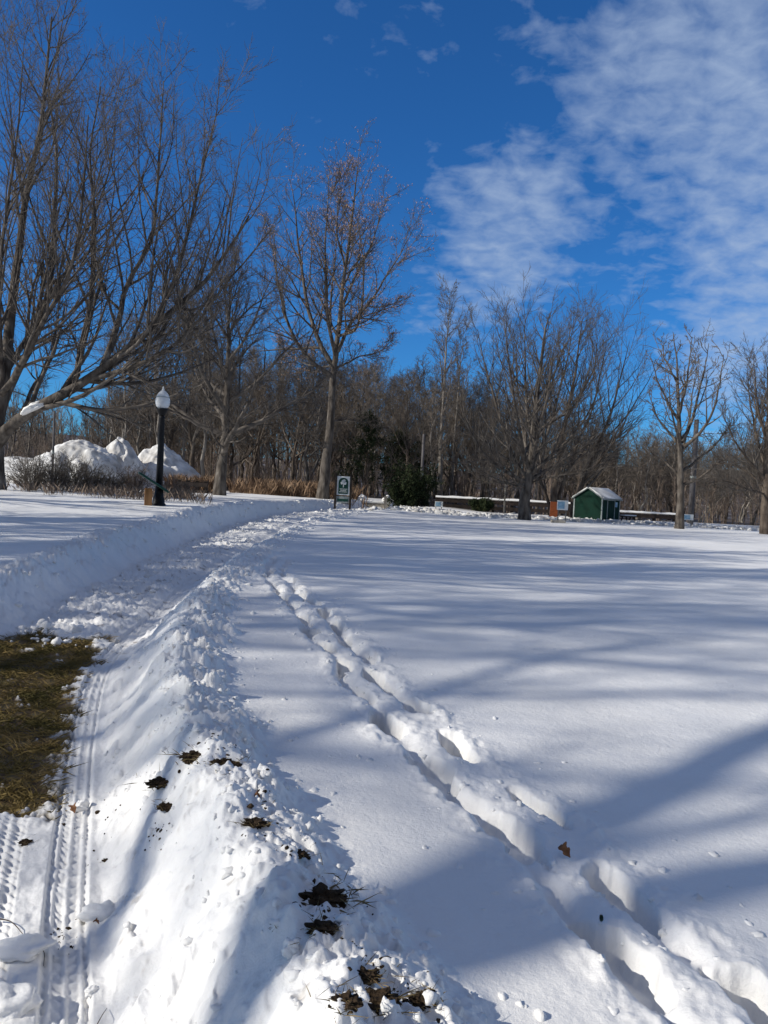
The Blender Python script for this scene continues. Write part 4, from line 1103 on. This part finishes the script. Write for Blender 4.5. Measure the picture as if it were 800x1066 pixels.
def twig(px0, py0, px1, py1, z, r, label):
    a = gz(px0, py0, z); b_ = gz(px1, py1, z)
    P = catmull([(a.x, a.y, h1(a.x, a.y, True)+.004), ((a.x+b_.x)/2+.01, (a.y+b_.y)/2, h1((a.x+b_.x)/2, (a.y+b_.y)/2, True)+.02), (b_.x, b_.y, h1(b_.x, b_.y, True)+.006)], 10)
    V, Fq = tubes([(P[None], (r*(1-.6*np.linspace(0, 1, 10)))[None], 6)]); o = link('fallen_twig', mesh_from('fallen_twig', V, Fq, M_['bark_dark'])); tag(o, label, 'twig')
twig(-6, 945, 24, 966, .05, .0028, 'dark fallen twig at the left edge in packed snow')
twig(40, 980, 46, 992, .05, .002, 'short dark twig left of the tyre track below the long twig')
twig(90, 1066, 112, 1034, .08, .0018, 'thin curved twig beside the tyre track at the bottom')
def sblob(px, py, z, s, seed, label, rot=0):
    g_ = gz(px, py, z); zz = h1(g_.x, g_.y, True); g_ = gz(px, py, zz+s[2]*.5); zz = h1(g_.x, g_.y, True)
    blob('snow_block', (g_.x, g_.y, zz+s[2]*.25), s, seed, 'snow', label, 'snow block', rot)
sblob(85, 841, .06, (.034, .036, .036), 3, 'round snowball beside the tyre track with a dark leaf under it')
sblob(107, 948, .16, (.075, .05, .035), 7, 'smooth snow block on the ridge foot right of the tyre track', .3)
sblob(22, 985, .05, (.09, .06, .03), 9, 'flat snow slab left of the tyre track', .2)
sblob(8, 1042, .05, (.07, .09, .05), 10, 'rounded snow block at the bottom left corner', 1.3)
sblob(303, 985, .46, (.022, .02, .03), 12, 'small upright snow knob on the ridge top')
sblob(95, 1038, .1, (.02, .02, .015), 13, 'small snow lump right of the tyre track near the bottom')

# grass of the bare patch
N_ = 60000
X = RNG.uniform(-5.2, -1.2, N_*2); Y = RNG.uniform(3.3, 7.6, N_*2)
Z, gr, _, _ = H(X, Y, True, True)
ok = (gr > .4) & (RNG.random(len(X)) < .15+.65*ss(-.3, .3, fbm(X/.2, Y/.2, 3, 44)))
P = np.c_[X, Y, Z-.032][ok][:N_]
V, Fq = blades(P, 1, RNG, .012, .042, .0022, 1.5, 0)
o = link('bare_grass', mesh_from('bare_grass', V, Fq, M_['grassturf'], False)); tag(o, 'flattened olive and brown grass on the bare patch of ground at left', 'grass', kind='stuff')

# ------------------------------------------------------------------ sun, sky
az_away = math.radians(16); el = math.radians(30)
to_sun = Vector((-math.cos(az_away)*math.cos(el), -math.sin(az_away)*math.cos(el), math.sin(el)))
sun = bpy.data.lights.new('sun', 'SUN'); sun.energy = 4.3; sun.angle = math.radians(.53); sun.color = (1, .95, .86)
so = bpy.data.objects.new('sun', sun); COL.objects.link(so); so.rotation_euler = (-to_sun).to_track_quat('-Z', 'Y').to_euler(); so.location = (0, 0, 40)
w = bpy.data.worlds.new('World'); S.world = w; w.use_nodes = True; N = w.node_tree.nodes; L = w.node_tree.links
bg = N['Background']; bg.inputs['Strength'].default_value = .1
sky = N.new('ShaderNodeTexSky'); sky.sky_type = 'NISHITA'; sky.sun_disc = False
sky.sun_elevation = el; sky.sun_rotation = math.atan2(to_sun.x, to_sun.y) % (2*PI)
sky.air_density = 1.0; sky.dust_density = .15; sky.ozone_density = 3.0; sky.altitude = 200
tc = N.new('ShaderNodeTexCoord')
def vm(op, a=None, b_=None):
    n = N.new('ShaderNodeVectorMath'); n.operation = op
    if a is not None: (L.new(a, n.inputs[0]) if hasattr(a, 'links') else setattr(n.inputs[0], 'default_value', a))
    if b_ is not None: (L.new(b_, n.inputs[1]) if hasattr(b_, 'links') else setattr(n.inputs[1], 'default_value', b_))
    return n
def mt(op, a, b_=0.0, c_=None, clamp=False):
    n = N.new('ShaderNodeMath'); n.operation = op; n.use_clamp = clamp
    for i, v in enumerate((a, b_, c_)):
        if v is None: continue
        if hasattr(v, 'links'): L.new(v, n.inputs[i])
        else: n.inputs[i].default_value = v
    return n.outputs[0]
dirv = tc.outputs['Generated']
sep = N.new('ShaderNodeSeparateXYZ'); L.new(dirv, sep.inputs[0])
zc = mt('MAXIMUM', sep.outputs['Z'], .03)
zc = mt('ADD', zc, .30)
cmb = N.new('ShaderNodeCombineXYZ'); L.new(mt('DIVIDE', sep.outputs['X'], zc), cmb.inputs[0]); L.new(mt('DIVIDE', sep.outputs['Y'], zc), cmb.inputs[1])
def sn(scale, det, r=.55, dist=0, off=(0, 0, 0), st=(1, 1, 1)):
    mp = N.new('ShaderNodeMapping'); mp.inputs['Location'].default_value = off; mp.inputs['Scale'].default_value = st; L.new(cmb.outputs[0], mp.inputs[0])
    n = N.new('ShaderNodeTexNoise'); n.inputs['Scale'].default_value = scale; n.inputs['Detail'].default_value = det; n.inputs['Roughness'].default_value = r; n.inputs['Distortion'].default_value = dist
    L.new(mp.outputs[0], n.inputs['Vector']); return n.outputs['Fac']
# large patches of the cloud sheet, by direction in the sky
warp = sn(1.6, 3, .5, 0, (3, 1, 0))
blobs = [((530, 255), 7.5, .72), ((600, 235), 4, .45), ((455, 190), 4.5, .42), ((740, 60), 9, .75), ((810, 130), 8, .7), ((830, 270), 7.5, .9), ((790, 340), 8, .85), ((820, 440), 7, .55), ((560, 45), 5.5, .32), ((640, 120), 4, .25), ((690, 335), 4.5, .4), ((1000, 100), 22, .8), ((400, -900), 30, .75), ((1500, -200), 30, .9), ((-1400, -500), 26, .7), ((180, 20), 3, .16), ((420, 62), 2.2, .16), ((-60, 250), 7, .8)]
tot = None; fill_cloud = None
back = [Vector((.3, -1, .6)), Vector((-.8, -.7, .9)), Vector((.9, -.6, .5)), Vector((0, -.3, 1))]  # unseen clouds added out of view to tone down blue sky light in shadows
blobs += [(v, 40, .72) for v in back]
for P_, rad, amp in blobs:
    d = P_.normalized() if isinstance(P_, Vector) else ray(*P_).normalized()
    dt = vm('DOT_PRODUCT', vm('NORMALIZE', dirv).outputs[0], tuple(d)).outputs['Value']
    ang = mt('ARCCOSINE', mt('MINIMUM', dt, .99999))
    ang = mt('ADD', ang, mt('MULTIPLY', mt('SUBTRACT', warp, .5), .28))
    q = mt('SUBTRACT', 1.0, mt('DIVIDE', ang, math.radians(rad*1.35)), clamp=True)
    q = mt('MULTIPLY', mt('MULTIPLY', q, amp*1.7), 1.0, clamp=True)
    if isinstance(P_, Vector): fill_cloud = q if fill_cloud is None else mt('MAXIMUM', fill_cloud, q)
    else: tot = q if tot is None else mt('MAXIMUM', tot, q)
rip = sn(17, 6, .55, .25, (0, 0, 0), (1, 1.15, 1)); soft = sn(4.2, 5, .55, .2)
tex = mt('ADD', mt('MULTIPLY', rip, .72), mt('MULTIPLY', soft, .36))
mask = mt('MULTIPLY', mt('SUBTRACT', mt('ADD', mt('MULTIPLY', tot, .47), tex), .765), 2.4, clamp=True)
mask = mt('MULTIPLY', mask, .74)
# deep winter blue
tn = N.new('ShaderNodeMix'); tn.data_type = 'RGBA'; tn.blend_type = 'MULTIPLY'; tn.inputs[0].default_value = 1; L.new(sky.outputs[0], tn.inputs[6]); tn.inputs[7].default_value = (.20, .62, 1.08, 1)
mx = N.new('ShaderNodeMix'); mx.data_type = 'RGBA'; L.new(mask, mx.inputs[0]); L.new(tn.outputs[2], mx.inputs[6]); mx.inputs[7].default_value = (3.8, 4.8, 6.5, 1)
mr_ = N.new('ShaderNodeMix'); mr_.data_type = 'RGBA'; L.new(mt('MULTIPLY', mt('MULTIPLY', fill_cloud, mt('ADD', tex, .25)), .85, clamp=True), mr_.inputs[0]); L.new(mx.outputs[2], mr_.inputs[6]); mr_.inputs[7].default_value = (2.7, 2.6, 2.6, 1)   # added grey cloud, unseen behind and overhead, makes the ambient light less blue
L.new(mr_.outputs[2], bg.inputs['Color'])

S.view_settings.view_transform = 'Standard'; S.view_settings.look = 'None'; S.view_settings.gamma = 1; S.view_settings.exposure = .1
S.cycles.max_bounces = 6; S.cycles.diffuse_bounces = 3
